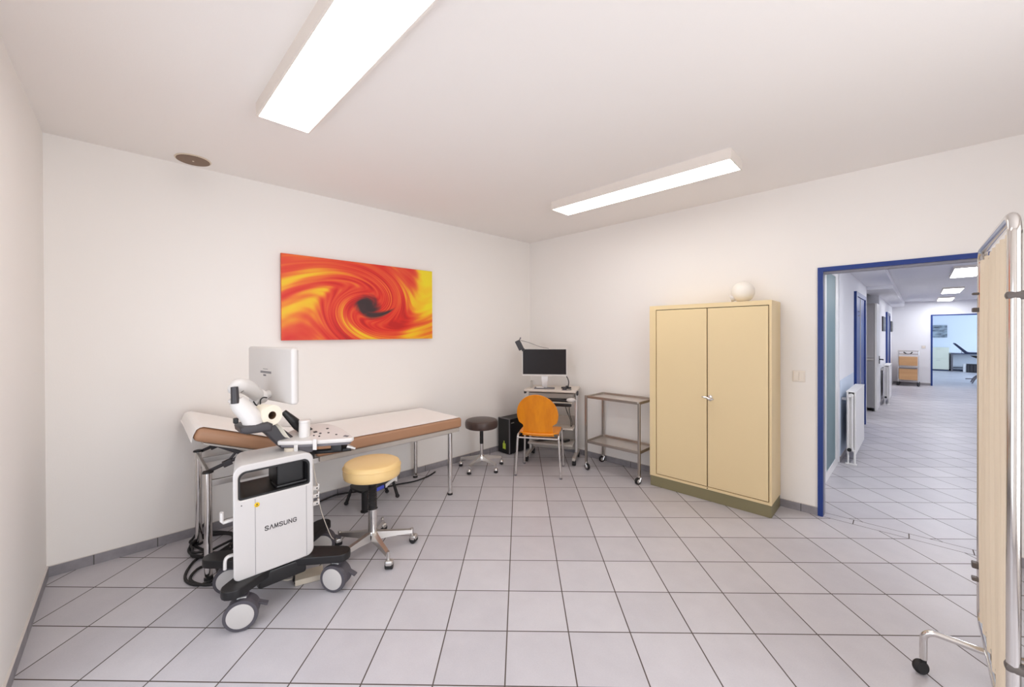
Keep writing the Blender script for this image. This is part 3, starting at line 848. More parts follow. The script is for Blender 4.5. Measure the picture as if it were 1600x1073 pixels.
def big_caster(cx, cy, ang):
    # twin caster: white disc face turned towards angle ang
    e = MB()
    d = Vector((math.cos(ang), math.sin(ang), 0)); c = Vector(U(cx, cy, 0.077))
    e.lathe([(0.060, -0.034), (0.071, -0.026), (0.071, 0.026), (0.060, 0.034)], c - d*0.020, axis=d, n=30)
    e.box(tuple(c - d*0.020 + Vector((0, 0, 0.060))), (0.05, 0.05, 0.045), 0.008, rot=(0, 0, ang))
    e.cyl(tuple(c - d*0.020 + Vector((0, 0, 0.07))), tuple(c - d*0.020 + Vector((0, 0, 0.105))), 0.018)
    s = Vector((-d.y, d.x, 0))
    e.box(tuple(c - d*0.030 + s*0.085 + Vector((0, 0, 0.010))), (0.030, 0.050, 0.010), 0.003, rot=(R(-25), 0, ang))
    co_ = e.build('caster', M['tyre'], us)
    MB().lathe([(0.0755, -0.012), (0.0768, -0.006), (0.0768, 0.006), (0.0755, 0.012)], c + d*0.024, axis=d, n=36).build('wheel', M['tyre'], co_)
    MB().lathe([(0.060, 0.0), (0.060, 0.003), (0.055, 0.0055), (0.0, 0.008)], c + d*0.0355, axis=d, n=36).build('hub_disc', M['hub'], co_, label='white hub disc')
    MB().box(tuple(c - d*0.010 + Vector((0, 0, 0.0735))), (0.042, 0.040, 0.006), 0.001, rot=(0, 0, ang)).build('label', M['label_white'], co_)
big_caster(1.225, -3.545, R(-24)); big_caster(1.262, -3.095, R(-55)); big_caster(0.835, -3.530, R(-18)); big_caster(0.825, -3.010, R(-30))
# swivel hub, dark arm and tray
MB().lathe([(0.034, 0.0), (0.034, 0.024), (0.030, 0.028), (0, 0.028)], U(1.075, -3.275, 0.797), n=28).build('swivel_hub', M['adapter'], us)
am = MB()
prof2 = [(-3.205, 0.815), (-3.300, 0.818), (-3.335, 0.835), (-3.412, 0.932), (-3.43, 0.944), (-3.500, 0.950), (-3.528, 0.960), (-3.532, 0.985), (-3.520, 0.994), (-3.405, 1.003), (-3.372, 0.992), (-3.322, 0.945), (-3.265, 0.885), (-3.205, 0.862)]
am.prism([uv((p[0]+0.014, p[1]-0.012)) for p in prof2], -0.090, 0.020, 'yz', bevel=0.012, seg=3)
am.prism([uv(p) for p in [(-3.385, 0.948), (-3.500, 0.950), (-3.528, 0.960), (-3.532, 0.985), (-3.520, 0.994), (-3.405, 1.001), (-3.380, 0.985)]], -0.060, 0.105, 'yz', bevel=0.012, seg=3)
am.build('support_arm', M['charcoal'], us)
st_ = MB()
st_.tube([U(1.00, -3.150, 0.870), U(1.00, -3.215, 0.930), U(1.00, -3.290, 1.020)], [0.030, 0.030, 0.016], n=10, sx=0.6)
st_.box(U(1.00, -3.185, 0.900), (0.05, 0.05, 0.05), 0.012)
st_.build('roll_bracket', M['black'], us)
# monitor arm: two chunky white limbs with a dark joint
lo = MB().tube([U(1.09, -3.462, 0.990), U(1.09, -3.472, 1.03), U(1.075, -3.515, 1.095), U(1.07, -3.535, 1.128)], [0.050, 0.050, 0.045, 0.037], n=20, smooth=5)
lo.sphere(U(1.07, -3.535, 1.126), 0.0375, (1, 1, 0.5))
lo.build('monitor_arm', M['white_plastic'], us)
MB().box(U(1.05, -3.535, 1.015), (0.03, 0.022, 0.03), 0.006).build('arm_knob', M['black'], us)
MB().cyl(U(1.098, -3.545, 1.115), U(1.092, -3.547, 1.203), 0.020, 0.017, 20, 0.002).build('arm_joint', M['charcoal'], us, label='dark joint between the white arm limbs')
up_ = MB().tube([U(1.045, -3.542, 1.178), U(1.04, -3.515, 1.202), U(0.99, -3.46, 1.175), U(0.94, -3.415, 1.130)], [0.030, 0.040, 0.041, 0.036], n=20, smooth=5)
up_.sphere(U(1.040, -3.535, 1.186), 0.034)
up_.sphere(U(0.94, -3.415, 1.130), 0.036)
up_.build('monitor_arm', M['white_plastic'], us)
rg = MB()
rg.cyl(U(0.93, -3.43, 1.105), U(0.905, -3.37, 1.115), 0.040, 0.040, 24, 0.006)
rg.cyl(U(0.905, -3.375, 1.113), U(0.885, -3.335, 1.120), 0.024)
rg.build('tilt_joint', M['white_plastic'], us)
MB().tube([U(0.985, -3.44, 1.10), U(0.985, -3.425, 1.075), U(0.975, -3.405, 1.075), U(0.965, -3.400, 1.10), U(0.96, -3.385, 1.112), U(0.955, -3.365, 1.108)], 0.0035, n=8, smooth=5).build('arm_cable', M['black'], us)
# monitor seen from behind: screen faces the back corner side
mo = MB().box((0, 0, 0), (0.565, 0.040, 0.325), 0.016, 4)
mon = mo.build('monitor', M['white_plastic'], us, loc=U(0.872, -3.318, 1.240), rot=(0, 0, R(10)))
MB().box((0, 0.0205, 0), (0.535, 0.003, 0.295)).build('screen', M['screen_off'], mon)
lb = MB()
lb.box((-0.035, -0.0203, 0.012), (0.14, 0.0008, 0.006)); lb.box((-0.035, -0.0203, 0.005), (0.14, 0.0008, 0.005))
lb.box((-0.05, -0.0203, -0.010), (0.035, 0.0008, 0.010)); lb.box((-0.04, -0.0203, 0.028), (0.06, 0.0008, 0.003))
lb.build('rating_label', M['grey_plastic'], mon)
# control panel
pn_out = [(0.985, -3.290), (1.055, -3.338), (1.082, -3.325), (1.130, -3.262), (1.190, -3.172), (1.255, -3.060), (1.278, -3.015), (1.274, -2.994), (1.250, -2.988), (1.100, -2.990), (0.985, -3.015), (0.930, -3.060), (0.918, -3.120), (0.935, -3.220)]
def smooth_poly(pts, n=4):
    out = []; N = len(pts)
    for i in range(N):
        p0, p1, p2, p3 = [Vector(pts[(i+k) % N]) for k in (-1, 0, 1, 2)]
        for k in range(n):
            t = k/n
            out.append(tuple(0.5*((2*p1)+(p2-p0)*t+(2*p0-5*p1+4*p2-p3)*t*t+(3*p1-p0-3*p2+p3)*t**3)))
    return out
PD = -0.001
po = smooth_poly(pn_out)
cpx, cpy = 1.08, -3.13
_pp = Vector(U(1.10, -3.22, 0.86))
TILT = Matrix.Translation(_pp) @ Matrix.Rotation(R(7.5), 4, Vector((0.77, 0.63, 0)).normalized()) @ Matrix.Rotation(R(3.5), 4, Vector((-0.63, 0.77, 0)).normalized()) @ Matrix.Translation(-_pp)
MB().prism([(p[0]-UO.x, p[1]-UO.y) for p in po], 0.846-PD, 0.872-PD, bevel=0.009, seg=3).xf(TILT).build('control_panel', M['white_plastic'], us)
MB().prism([((cpx+(p[0]-cpx)*0.93)-UO.x, (cpy+(p[1]-cpy)*0.93)-UO.y) for p in po], 0.828-PD, 0.8455-PD, bevel=0.008).xf(TILT).build('panel_underside', M['grey_plastic'], us)
for bx, by, s_ in ((1.060, -3.135, 0.020), (1.100, -3.120, 0.012), (1.120, -3.080, 0.010), (1.050, -3.060, 0.013), (1.175, -3.055, 0.010), (1.110, -3.160, 0.009), (1.140, -3.140, 0.009)):
    MB().box(U(bx, by, 0.8735-PD), (s_, s_, 0.004), 0.001).xf(TILT).build('panel_key', M['charcoal'], us)
MB().box(U(1.232, -3.020, 0.8725-PD), (0.030, 0.020, 0.002), 0.0008, rot=(0, 0, R(30))).xf(TILT).build('panel_slot', M['grey_plastic'], us)
ph = MB()
ph.cyl(U(1.085, -3.205, 0.868), U(1.075, -3.200, 0.962), 0.031, 0.030, 24, 0.004)
ph.cyl(U(1.078, -3.200, 0.958), U(1.078, -3.200, 0.972), 0.033, 0.031, 24, 0.003)
ph.build('probe_holder', M['white_plastic'], us)
for (sx_, sy_, zt_, zb_) in ((1.098, -3.243, 0.870, 0.775), (1.170, -3.165, 0.875, 0.812)):
    MB().box(U(sx_+0.022, sy_-0.018, (zt_+zb_)/2), (0.006, 0.022, zt_-zb_), 0.002, rot=(0, 0, R(-45))).build('hanging_strap', M['white_plastic'], us)
ub = MB()
ub.box(U(1.06, -3.200, 0.808), (0.09, 0.085, 0.062), 0.008)
ub.build('panel_mount', M['grey_plastic'], us)
uc = MB()
uc.tube([U(1.10, -3.16, 0.775), U(1.16, -3.07, 0.778), U(1.22, -2.985, 0.784)], 0.014, n=10)
uc.box(U(1.165, -3.035, 0.800), (0.070, 0.075, 0.050), 0.008, rot=(0, 0, R(40)))
uc.cyl(U(1.09, -3.165, 0.735), U(1.09, -3.165, 0.785), 0.014)
uc.build('panel_handle', M['black'], us)
MB().cyl(U(1.21, -3.005, 0.800), U(1.235, -2.965, 0.782), 0.014, 0.007, 14, 0.002).build('handle_tip', M['alu'], us)
MB().tube([U(1.10, -3.168, 0.74), U(1.112, -3.150, 0.60), U(1.10, -3.120, 0.42), U(1.08, -3.060, 0.24), U(1.06, -3.03, 0.19)], 0.0022, n=6, smooth=5).build('thin_cable', M['cable_white'], us)

# paper roll held on the arm of the machine
pr = thing('paper_roll', 'roll of white tissue paper on the arm of the ultrasound machine', 'paper roll', (1.115, -3.378, 1.030))
ax = Vector((0.955, 0.295, 0.02)).normalized()
q_ = Vector((0, 0, 1)).rotation_difference(ax).to_matrix().to_4x4()
rr_ = MB()
k_ = 40
ro = [(0.056*math.cos(2*PI*i/k_), 0.056*math.sin(2*PI*i/k_)) for i in range(k_)]
ri = [(0.022*math.cos(2*PI*i/k_), 0.022*math.sin(2*PI*i/k_)) for i in range(k_)]
rr_.prism(ro, -0.10, 0.0, hole=ri, mtx=q_)
rr_.build('roll', M['tissue'], pr)
ri2 = [(p[0]*0.9, p[1]*0.9) for p in ri]
MB().prism([(p[0]*0.995, p[1]*0.995) for p in ri], -0.098, -0.001, hole=ri2, mtx=q_).xf(Matrix.Identity(4)).build('core', M['card'], pr, label='brown cardboard core')
def tail(u, v):
    p = Vector((0, 0.02, -0.050)) + Vector((0.0, 0.075*u, -0.085*u + 0.012*math.sin(u*5))) - ax*(0.01 + 0.075*v)
    return p
MB().grid(tail, 10, 3, 0.001).build('loose_end', M['tissue'], pr, sharp=60)

# ------------------------------------------------------------------ stools
def stool(name, label, seat_m, loc, seat_r, seat_z0, seat_z1, base_r, a0, style):
    t = thing(name, label, 'stool', loc)
    zt, zb = seat_z1, seat_z0
    hh = zt-zb
    MB().lathe([(seat_r*0.90, zb), (seat_r*0.975, zb+hh*0.08), (seat_r, zb+hh*0.35), (seat_r*0.995, zb+hh*0.68), (seat_r*0.955, zb+hh*0.92), (seat_r*0.88, zt), (seat_r*0.5, zt+0.006), (0, zt+0.007)], n=56).build('seat', seat_m, t, sharp=60)
    if style == 'beige':
        MB().tube([(seat_r*1.0*math.cos(2*PI*i/48), seat_r*1.0*math.sin(2*PI*i/48), zb+hh*0.70) for i in range(48)], 0.0025, n=6, closed=True).build('seat_piping', seat_m, t)
        MB().lathe([(0.055, zb-0.024), (0.075, zb-0.012), (0.075, zb+0.002), (0, zb+0.002)], n=24).build('seat_plate', M['black'], t)
        MB().cyl((0, 0, zb-0.05), (0, 0, zb-0.01), 0.016).build('piston', M['chrome'], t)
        g_ = [(0.024, 0.285), (0.035, 0.29)]
        z = 0.295
        while z < zb-0.05: g_ += [(0.030, z), (0.026, z+0.006)]; z += 0.012
        g_ += [(0.024, zb-0.045), (0, zb-0.045)]
        MB().lathe(g_, n=24).build('gaiter', M['black'], t)
        MB().cyl((0, 0, 0.085), (0, 0, 0.290), 0.030, 0.029, 28, 0.002).build('column', M['chrome'], t)
    else:
        MB().lathe([(0.06, zb-0.012), (0.07, zb-0.004), (0.07, zb+0.002), (0, zb+0.002)], n=24).build('seat_plate', M['black'], t)
        MB().cyl((0, 0, 0.265), (0, 0, zb-0.008), 0.020, 0.020, 20).build('piston', M['black'], t)
        MB().cyl((0, 0, 0.080), (0, 0, 0.275), 0.019, 0.019, 24, 0.002).build('column', M['chrome'], t)
    MB().lathe([(0.030, 0.075), (0.042, 0.085), (0.040, 0.120), (0.028, 0.140), (0, 0.141)], n=28).build('hub', M['chrome'], t)
    for k in range(5):
        a = a0 + k*2*PI/5
        d = Vector((math.cos(a), math.sin(a), 0)); s = Vector((-d.y, d.x, 0))
        lg = MB()
        wid = 0.017 if style == 'beige' else 0.013
        b = bmesh.new()
        secs = [(0.020, wid*1.4, 0.080, 0.135), (base_r*0.45, wid*1.15, 0.082, 0.118), (base_r*0.90, wid*0.95, 0.076, 0.099), (base_r, wid*0.9, 0.074, 0.095)]
        rings = []
        for rr, w, za, zz in secs:
            rings.append([b.verts.new(d*rr + s*w*m + Vector((0, 0, z))) for m, z in ((-1, za), (1, za), (0.75, zz), (-0.75, zz))])
        for r1, r2 in zip(rings, rings[1:]):
            for i in range(4): b.faces.new((r1[i], r1[(i+1) % 4], r2[(i+1) % 4], r2[i]))
        b.faces.new(rings[0][::-1]); b.faces.new(rings[-1])
        bmesh.ops.recalc_face_normals(b, faces=b.faces)
        lg._merge(b)
        lo_ = lg.build('leg', M['alloy'], t, sharp=50)
        e = d*base_r
        if style == 'beige':
            cs = MB()
            cs.cyl(e+Vector((0, 0, 0.045)), e+Vector((0, 0, 0.105)), 0.010, n=14)
            ax_ = s*0.8 + d*0.6
            ax_.normalize(); q = e + d*0.012
            cs.box(tuple(q+Vector((0, 0, 0.038))), (0.050, 0.046, 0.038), 0.012, 3, rot=(0, 0, math.atan2(ax_.y, ax_.x)))
            cc = cs.build('caster', M['alu'], lo_)
            MB().cyl(q-ax_*0.024+Vector((0, 0, 0.024)), q+ax_*0.024+Vector((0, 0, 0.024)), 0.0235, n=20, bevel=0.003).build('wheel', M['rubber'], lo_)
        else:
            cs = MB()
            cs.cyl(e+Vector((0, 0, 0.04)), e+Vector((0, 0, 0.088)), 0.008, n=12)
            cs.sphere(tuple(e+Vector((0, 0, 0.030))), 0.024, n=18, m=10)
            cs.build('caster', M['chrome'], lo_)
            MB().lathe([(0.012, 0), (0.022, 0.006), (0.0225, 0.020), (0.018, 0.026)], tuple(e+Vector((0.004, -0.004, 0.0))), n=18).build('wheel', M['rubber'], lo_)
    return t
stool('swivel_stool', 'beige round swivel stool with five-star polished base beside the ultrasound machine', M['beige_seat'], (1.03, -2.76, 0), 0.187, 0.512, 0.612, 0.262, R(-5), 'beige')
stool('swivel_stool', 'dark brown round swivel stool on chrome base, by the foot of the couch', M['brown_seat'], (0.300, -1.145, 0), 0.180, 0.440, 0.530, 0.240, R(-74), 'brown')

# ------------------------------------------------------------------ low black step behind the beige stool
t = thing('step_stool', 'low black folding step with splayed legs on the floor behind the beige stool', 'step stool', (0.31, -2.43, 0))
def F(x, y, z): return (x-0.31, y+2.43, z)
MB().prism(smooth_poly([F(x, y, 0)[:2] for x, y in ((0.21, -2.57), (0.40, -2.57), (0.425, -2.50), (0.415, -2.32), (0.35, -2.24), (0.22, -2.27), (0.19, -2.40))]), 0.156, 0.176, bevel=0.005).build('top', M['black'], t)
for (fx, fy, tx, ty) in ((0.187, -2.592, 0.215, -2.545), (0.360, -2.202, 0.350, -2.245), (0.20, -2.22, 0.225, -2.27)):
    lo_ = MB().tube([F(fx, fy, 0.015), F(tx, ty, 0.172)], [0.015, 0.011], n=10).build('leg', M['black'], t)
    MB().sphere(F(fx, fy, 0.016), 0.019, (1, 1, 0.85), 14, 8).build('foot', M['rubber'], lo_)
MB().lathe([(0.034, 0), (0.034, 0.008), (0.026, 0.014), (0.026, 0.168), (0, 0.168)], F(0.421, -2.535, 0), n=20).build('column', M['black'], t)
br_ = MB()
br_.prism([(-0.075, -0.018), (-0.02, -0.006), (0.04, -0.006), (0.07, -0.030), (0.075, 0.022), (-0.075, 0.014)], -0.004, 0.004, 'yz')
br_.xf(Matrix.Translation(F(0.405, -2.285, 0.176)) @ Matrix.Rotation(R(22), 4, 'Z') @ Matrix.Rotation(R(6), 4, 'X'))
br_.build('bracket', M['label_white'], t, label='white bracket')
MB().box(F(0.432, -2.415, 0.160), (0.010, 0.10, 0.030), 0.003, rot=(R(6), 0, R(8))).build('side_plate', M['label_blue'], t, label='blue side plate')
MB().tube([F(0.235, -2.575, 0.158), F(0.30, -2.53, 0.172)], 0.0035, n=8).build('stay_rod', M['chrome'], t)

# ------------------------------------------------------------------ cables and the adapter
def coil(seed, cx, cy, rx, ry, turns, z0, n=16):
    rnd = random.Random(seed); pts = []
    for k in range(int(n*turns)):
        a = 2*PI*k/n
        j = 1 + rnd.uniform(-0.12, 0.12)
        pts.append((cx+rx*j*math.cos(a), cy+ry*j*math.sin(a), z0 + 0.010*(k/n) + rnd.uniform(0, 0.004)))
    return pts
cb = [(-0.072, -3.500, 0.135), (-0.060, -3.520, 0.10), (0.00, -3.600, 0.03), (0.05, -3.62, 0.010)] + coil(3, 0.20, -3.52, 0.17, 0.12, 3.3, 0.010) + [(0.30, -3.60, 0.012), (0.40, -3.67, 0.008), (0.52, -3.70, 0.008), (0.62, -3.68, 0.008), (0.67, -3.63, 0.008), (0.64, -3.56, 0.008), (0.50, -3.55, 0.008), (0.45, -3.62, 0.010), (0.55, -3.68, 0.012), (0.66, -3.65, 0.012), (0.72, -3.58, 0.008), (0.80, -3.42, 0.012), (0.88, -3.36, 0.10), (0.92, -3.35, 0.19)]
o = MB().tube(cb, 0.008, n=8, smooth=4).build('power_cable', M['rubber'], None)
tag(o, 'thick black cable coiled on the floor round the head-end legs of the couch', 'cable')
cb2 = [(0.20, -3.30, 0.008), (0.10, -3.20, 0.008), (0.03, -2.95, 0.008), (-0.02, -2.75, 0.012), (-0.035, -2.60, 0.024), (0.0, -2.47, 0.022), (0.06, -2.30, 0.010), (0.10, -2.05, 0.008), (0.145, -1.90, 0.008), (0.13, -1.74, 0.008), (0.07, -1.60, 0.008)]
o = MB().tube(cb2, 0.007, n=8, smooth=6).build('extension_cable', M['rubber'], None)
tag(o, 'thin black cable running along the skirting under the couch', 'cable')
t = thing('power_adapter', 'ivory power adapter brick on the floor under the ultrasound machine', 'power adapter', (1.045, -3.175, 0), R(-18))
MB().box((0, 0.005, 0.018), (0.105, 0.150, 0.034), 0.005).build('case', M['adapter'], t)
MB().box((-0.015, -0.075, 0.018), (0.040, 0.016, 0.024), 0.003).build('socket', M['black'], t)
MB().cyl((0.045, -0.069, 0.018), (0.045, -0.073, 0.018), 0.005, n=12).build('jack', M['black'], t)
MB().tube([(-0.02, -0.08, 0.014), (-0.03, -0.115, 0.008), (-0.07, -0.15, 0.008), (-0.13, -0.14, 0.008), (-0.16, -0.07, 0.02), (-0.14, -0.04, 0.09), (-0.10, -0.05, 0.118)], 0.0045, n=8, smooth=5).build('lead', M['cable_white'], t)

# ------------------------------------------------------------------ orange wooden chair
c = thing('wooden_chair', 'orange plywood chair with round back and chrome legs facing the computer desk', 'chair', (0.850, -0.780, 0), R(31.2))
def leg(fx, fy, tx, ty, tz, extra=None):
    pts = [(fx, fy, 0.010), (tx, ty, tz)] + (extra or [])
    l = MB().tube(pts, 0.0115, n=12).build('leg', M['chrome'], c)
    MB().cyl((fx, fy, 0.0), (fx, fy, 0.016), 0.0135, n=14).build('foot', M['grey_plastic'], l)
for s in (-1, 1):
    leg(s*0.235, -0.195, s*0.213, -0.185, 0.405, [(s*0.211, -0.172, 0.424), (s*0.209, -0.150, 0.431), (s*0.206, 0.0, 0.431)])
    leg(s*0.222, 0.195, s*0.206, 0.165, 0.415, [(s*0.206, 0.145, 0.431), (s*0.206, 0.0, 0.431)])
rl = MB()
rl.tube([(-0.212, -0.184, 0.400), (0.212, -0.184, 0.400)], 0.0095, n=10)
rl.tube([(-0.206, 0.13, 0.424), (0.206, 0.13, 0.424)], 0.0095, n=10)
rl.build('frame_rail', M['chrome'], c)
def seat_fn(u, v):
    a, b = u*2-1, v*2-1
    x = 0.208*a; y = 0.215*b
    k = max(abs(a), abs(b))
    if abs(a) > 0 and abs(b) > 0:
        q = (abs(a)**5 + abs(b)**5)**(1/5)
        x *= k/q*1.0; y *= k/q*1.0
    z = 0.447 + 0.010*abs(b)**3*(1 if b < 0 else -1.2) + 0.006*a*a
    return (x, y+0.005, z)
MB().grid(seat_fn, 16, 16, 0.012).build('seat', M['orange_seat'], c, sharp=60)
# keyhole-shaped back: round disc on a narrower neck that widens again at the seat
def half(t):
    z0, z1 = 0.425, 0.866
    z = z0 + (z1-z0)*t
    cz, rr = 0.655, 0.211
    zc, zn, neck = 0.575, 0.535, 0.150
    wc = math.sqrt(rr*rr-(zc-cz)**2)
    if z >= zc: w = math.sqrt(max(0.0, rr*rr-(z-cz)**2))
    elif z >= zn:
        k = (z-zn)/(zc-zn); w = neck + (wc-neck)*k*k*(3-2*k)
    else: w = neck + 0.014*((zn-z)/(zn-z0))**2
    return max(w, 0.004), z
def back_fn(u, v):
    t = 0.5-0.5*math.cos(PI*v); w, z = half(t)
    x = w*(u*2-1)
    lean = -0.150 - 0.115*((z-0.425)/0.44)**1.15
    y = lean - 0.030*(1-(x/0.21)**2)
    return (x, y, z)
MB().grid(back_fn, 14, 72, 0.012).build('backrest', M['orange_wood'], c, sharp=60)

# ------------------------------------------------------------------ computer tower
t = thing('computer_tower', 'black computer tower on the floor between the brown stool and the orange chair', 'computer', (0.120, -0.410, 0))
MB().span(-0.092, 0.100, -0.205, 0.215, 0.012, 0.432, 0.004).build('case', M['black'], t)
b = MB()
b.span(-0.096, 0.1015, -0.220, -0.207, 0.010, 0.434, 0.003)
b.build('front_panel', M['black'], t)
b = MB()
b.span(0.092, 0.104, -0.222, -0.208, 0.010, 0.436, 0.002); b.span(-0.097, 0.104, -0.222, -0.200, 0.430, 0.437, 0.002)
b.build('trim_strip', M['grey_plastic'], t, label='grey edge strip')
for sx in (-0.07, 0.07):
    for sy in (-0.17, 0.17): MB().cyl((sx, sy, 0), (sx, sy, 0.013), 0.014, n=12).build('foot', M['rubber'], t)
MB().box((0.010, -0.2207, 0.095), (0.050, 0.0012, 0.070), 0.0005).build('energy_label', M['label_green'], t)
MB().box((0.008, -0.2207, 0.145), (0.016, 0.0012, 0.030), 0.0005).build('energy_label', M['label_green'], t)
MB().box((0.102, -0.165, 0.385), (0.006, 0.050, 0.012), 0.002).build('side_latch', M['alu'], t)

# ------------------------------------------------------------------ computer desk on wheels in the corner
DA = R(28)
d = thing('computer_desk', 'small grey rolling computer desk standing across the room corner', 'desk', (0.681, -0.372, 0), DA)
MB().box((0.0, 0.02, 0.823), (0.600, 0.400, 0.030), 0.012, 4).build('desk_top', M['desk_top'], d)
for sx in (-1, 1):
    ps = MB().box((sx*0.275, 0.06, 0.435), (0.030, 0.075, 0.750), 0.006).build('post', M['alu'], d)
    MB().box((sx*0.305, -0.09, 0.800), (0.022, 0.05, 0.050), 0.006).build('corner_cap', M['charcoal'], d)
    ft = MB()
    ft.box((sx*0.275, -0.005, 0.075), (0.040, 0.40, 0.036), 0.008)
    fo = ft.build('foot_beam', M['desk_grey'], d)
    for sy in (-0.165, 0.165):
        MB().cyl((sx*0.275-0.020, sy, 0.033), (sx*0.275+0.020, sy, 0.033), 0.033, n=24, bevel=0.006).build('caster', M['rubber'], fo)
MB().box((0, 0.10, 0.30), (0.520, 0.018, 0.40), 0.003).build('back_panel', M['desk_grey'], d)
MB().box((0, 0.02, 0.385), (0.515, 0.26, 0.018), 0.003).build('shelf', M['desk_top'], d)
MB().box((0, -0.02, 0.215), (0.515, 0.30, 0.022), 0.003).build('shelf', M['desk_grey'], d)
MB().box((0, 0.03, 0.765), (0.515, 0.30, 0.055), 0.004).build('drawer_housing', M['desk_grey'], d)
MB().box((0.0, -0.10, 0.700), (0.520, 0.30, 0.016), 0.004).build('keyboard_tray', M['desk_top'], d)
MB().box((0.0, -0.255, 0.688), (0.520, 0.030, 0.036), 0.010).build('tray_edge', M['black'], d)
kb = thing('keyboard', 'black keyboard on the pull-out tray behind the orange chair', 'keyboard', (0.681, -0.372, 0.709), DA)
MB().box((0.03, -0.13, 0.008), (0.38, 0.13, 0.014), 0.004).build('base', M['black'], kb)
for r_ in range(4):
    MB().box((0.03, -0.085-0.028*r_, 0.017), (0.36, 0.021, 0.006), 0.002).build('key_row', M['charcoal'], kb)
ms = MB().sphere((0, 0, 0.0), 0.034, (0.9, 1.5, 0.75), 20, 12)
ms.box((0, 0.055, -0.006), (0.012, 0.02, 0.012), 0.003)
o = ms.build('mouse', M['white_plastic'], None, loc=(0.681+0.246*math.cos(DA)+0.19*math.sin(DA), -0.372+0.246*math.sin(DA)-0.19*math.cos(DA), 0.7345), rot=(0, 0, R(-50)))
tag(o, 'white computer mouse at the right end of the keyboard tray', 'mouse')
MB().tube([(0.21, -0.02, 0.70), (0.20, 0.00, 0.56), (0.235, -0.01, 0.42), (0.15, 0.02, 0.35), (0.05, 0.03, 0.30)], 0.004, n=6, smooth=5).build('hanging_cable', M['rubber'], d)
MB().tube([(0.14, -0.02, 0.70), (0.17, -0.01, 0.58), (0.215, 0.0, 0.46), (0.21, 0.02, 0.35)], 0.004, n=6, smooth=5).build('hanging_cable', M['rubber'], d)
MB().tube([(-0.22, -0.10, 0.215), (-0.10, -0.12, 0.245), (0.05, -0.08, 0.255), (0.15, -0.10, 0.245), (0.2, -0.02, 0.24)], 0.012, n=8, smooth=4).build('cable_bundle', M['rubber'], d)

# monitor on the desk
MA = R(37)
m_ = thing('computer_monitor', 'dark flat computer monitor with white frame on the corner desk', 'monitor', (0.660, -0.490, 0.838), MA)
b = MB()
b.prism(rrect(0.518, 0.318, 0.006, 3, 0, 0.305), -0.004, 0.026, 'xz', bevel=0.003)
b.build('case', M['white_plastic'], m_)
MB().box((0, -0.005, 0.312), (0.500, 0.003, 0.290)).build('screen', M['screen_off'], m_)
st = MB()
st.prism(rrect(0.075, 0.10, 0.030, 6, 0, 0.115), 0.026, 0.036, 'xz')
st.box((0, 0.03, 0.060), (0.06, 0.010, 0.12), 0.003)
st.cyl((0, 0.02, 0.145), (0, 0.034, 0.145), 0.013)
so = st.build('stand', M['alu'], m_)
MB().box((0, 0.015, 0.005), (0.235, 0.115, 0.010), 0.003).build('stand_base', M['grey_plastic'], m_)
def on_desk(lx, ly): return (0.681+lx*math.cos(DA)-ly*math.sin(DA), -0.372+lx*math.sin(DA)+ly*math.cos(DA), 0.838)
# small boxes, puck and cables on the desk top
p_ = on_desk(-0.240, -0.040)
o = MB().box((0, 0, 0.042), (0.026, 0.045, 0.084), 0.004).build('upright_case', M['desk_grey'], None, loc=p_, rot=(0, 0, R(37)))
tag(o, 'small grey upright box left of the monitor foot on the desk', 'box')
o = MB().box((0, 0, 0.008), (0.085, 0.026, 0.016), 0.004).build('small_case', M['white_plastic'], None, loc=(0.660-0.050*math.cos(MA)+0.018*math.sin(MA), -0.490-0.050*math.sin(MA)-0.018*math.cos(MA), 0.8485), rot=(0, 0, R(37)))
tag(o, 'small white box lying on the grey foot plate of the desk monitor', 'box')
t = thing('desk_microphone', 'small black round device with cable at the right end of the desk top', 'microphone', on_desk(0.165, -0.125), R(37))
MB().lathe([(0.024, 0), (0.025, 0.006), (0.022, 0.028), (0.015, 0.034), (0, 0.035)], n=24).build('puck', M['charcoal'], t)
MB().tube([(0.02, 0.01, 0.012), (0.06, 0.02, 0.004), (0.075, -0.02, 0.004), (0.03, -0.05, 0.004), (-0.03, -0.045, 0.004)], 0.003, n=6, smooth=5).build('cable', M['grey_plastic'], t)
t = thing('desk_gadget', 'black flat cross-shaped device behind the round device on the desk', 'device', on_desk(0.170, -0.03), R(30))
MB().box((0, 0, 0.012), (0.115, 0.035, 0.016), 0.005, rot=(0, 0, R(8))).build('body', M['black'], t)
MB().box((0.01, 0.005, 0.026), (0.035, 0.060, 0.014), 0.005).build('top_piece', M['black'], t)
MB().tube([(0.02, 0.02, 0.03), (0.025, 0.025, 0.07), (0.015, 0.03, 0.11), (-0.005, 0.035, 0.145)], 0.006, n=8, smooth=5).build('riser_cable', M['charcoal'], t)
t = thing('monitor_camera', 'dark grey tilted device clipped over the upper left corner of the desk monitor', 'camera', (0.660, -0.490, 0.838), MA)
b = MB().box((0, 0, 0), (0.062, 0.030, 0.118), 0.008, 3)
b.xf(Matrix.Translation((-0.288, -0.026, 0.505)) @ Matrix.Rotation(R(-26), 4, 'Y'))
b.build('body', M['charcoal'], t)
MB().box((-0.245, -0.019, 0.452), (0.036, 0.020, 0.030), 0.005, rot=(0, R(-25), 0)).build('clip', M['black'], t)
MB().box((-0.283, -0.018, 0.575), (0.014, 0.012, 0.045), 0.003, rot=(0, R(25), 0)).build('antenna', M['grey_plastic'], t)
MB().tube([(-0.275, -0.018, 0.560), (-0.18, -0.008, 0.535), (-0.06, 0.004, 0.490), (0.05, 0.016, 0.4655)], 0.0028, n=6, smooth=4).build('cable', M['grey_plastic'], t)

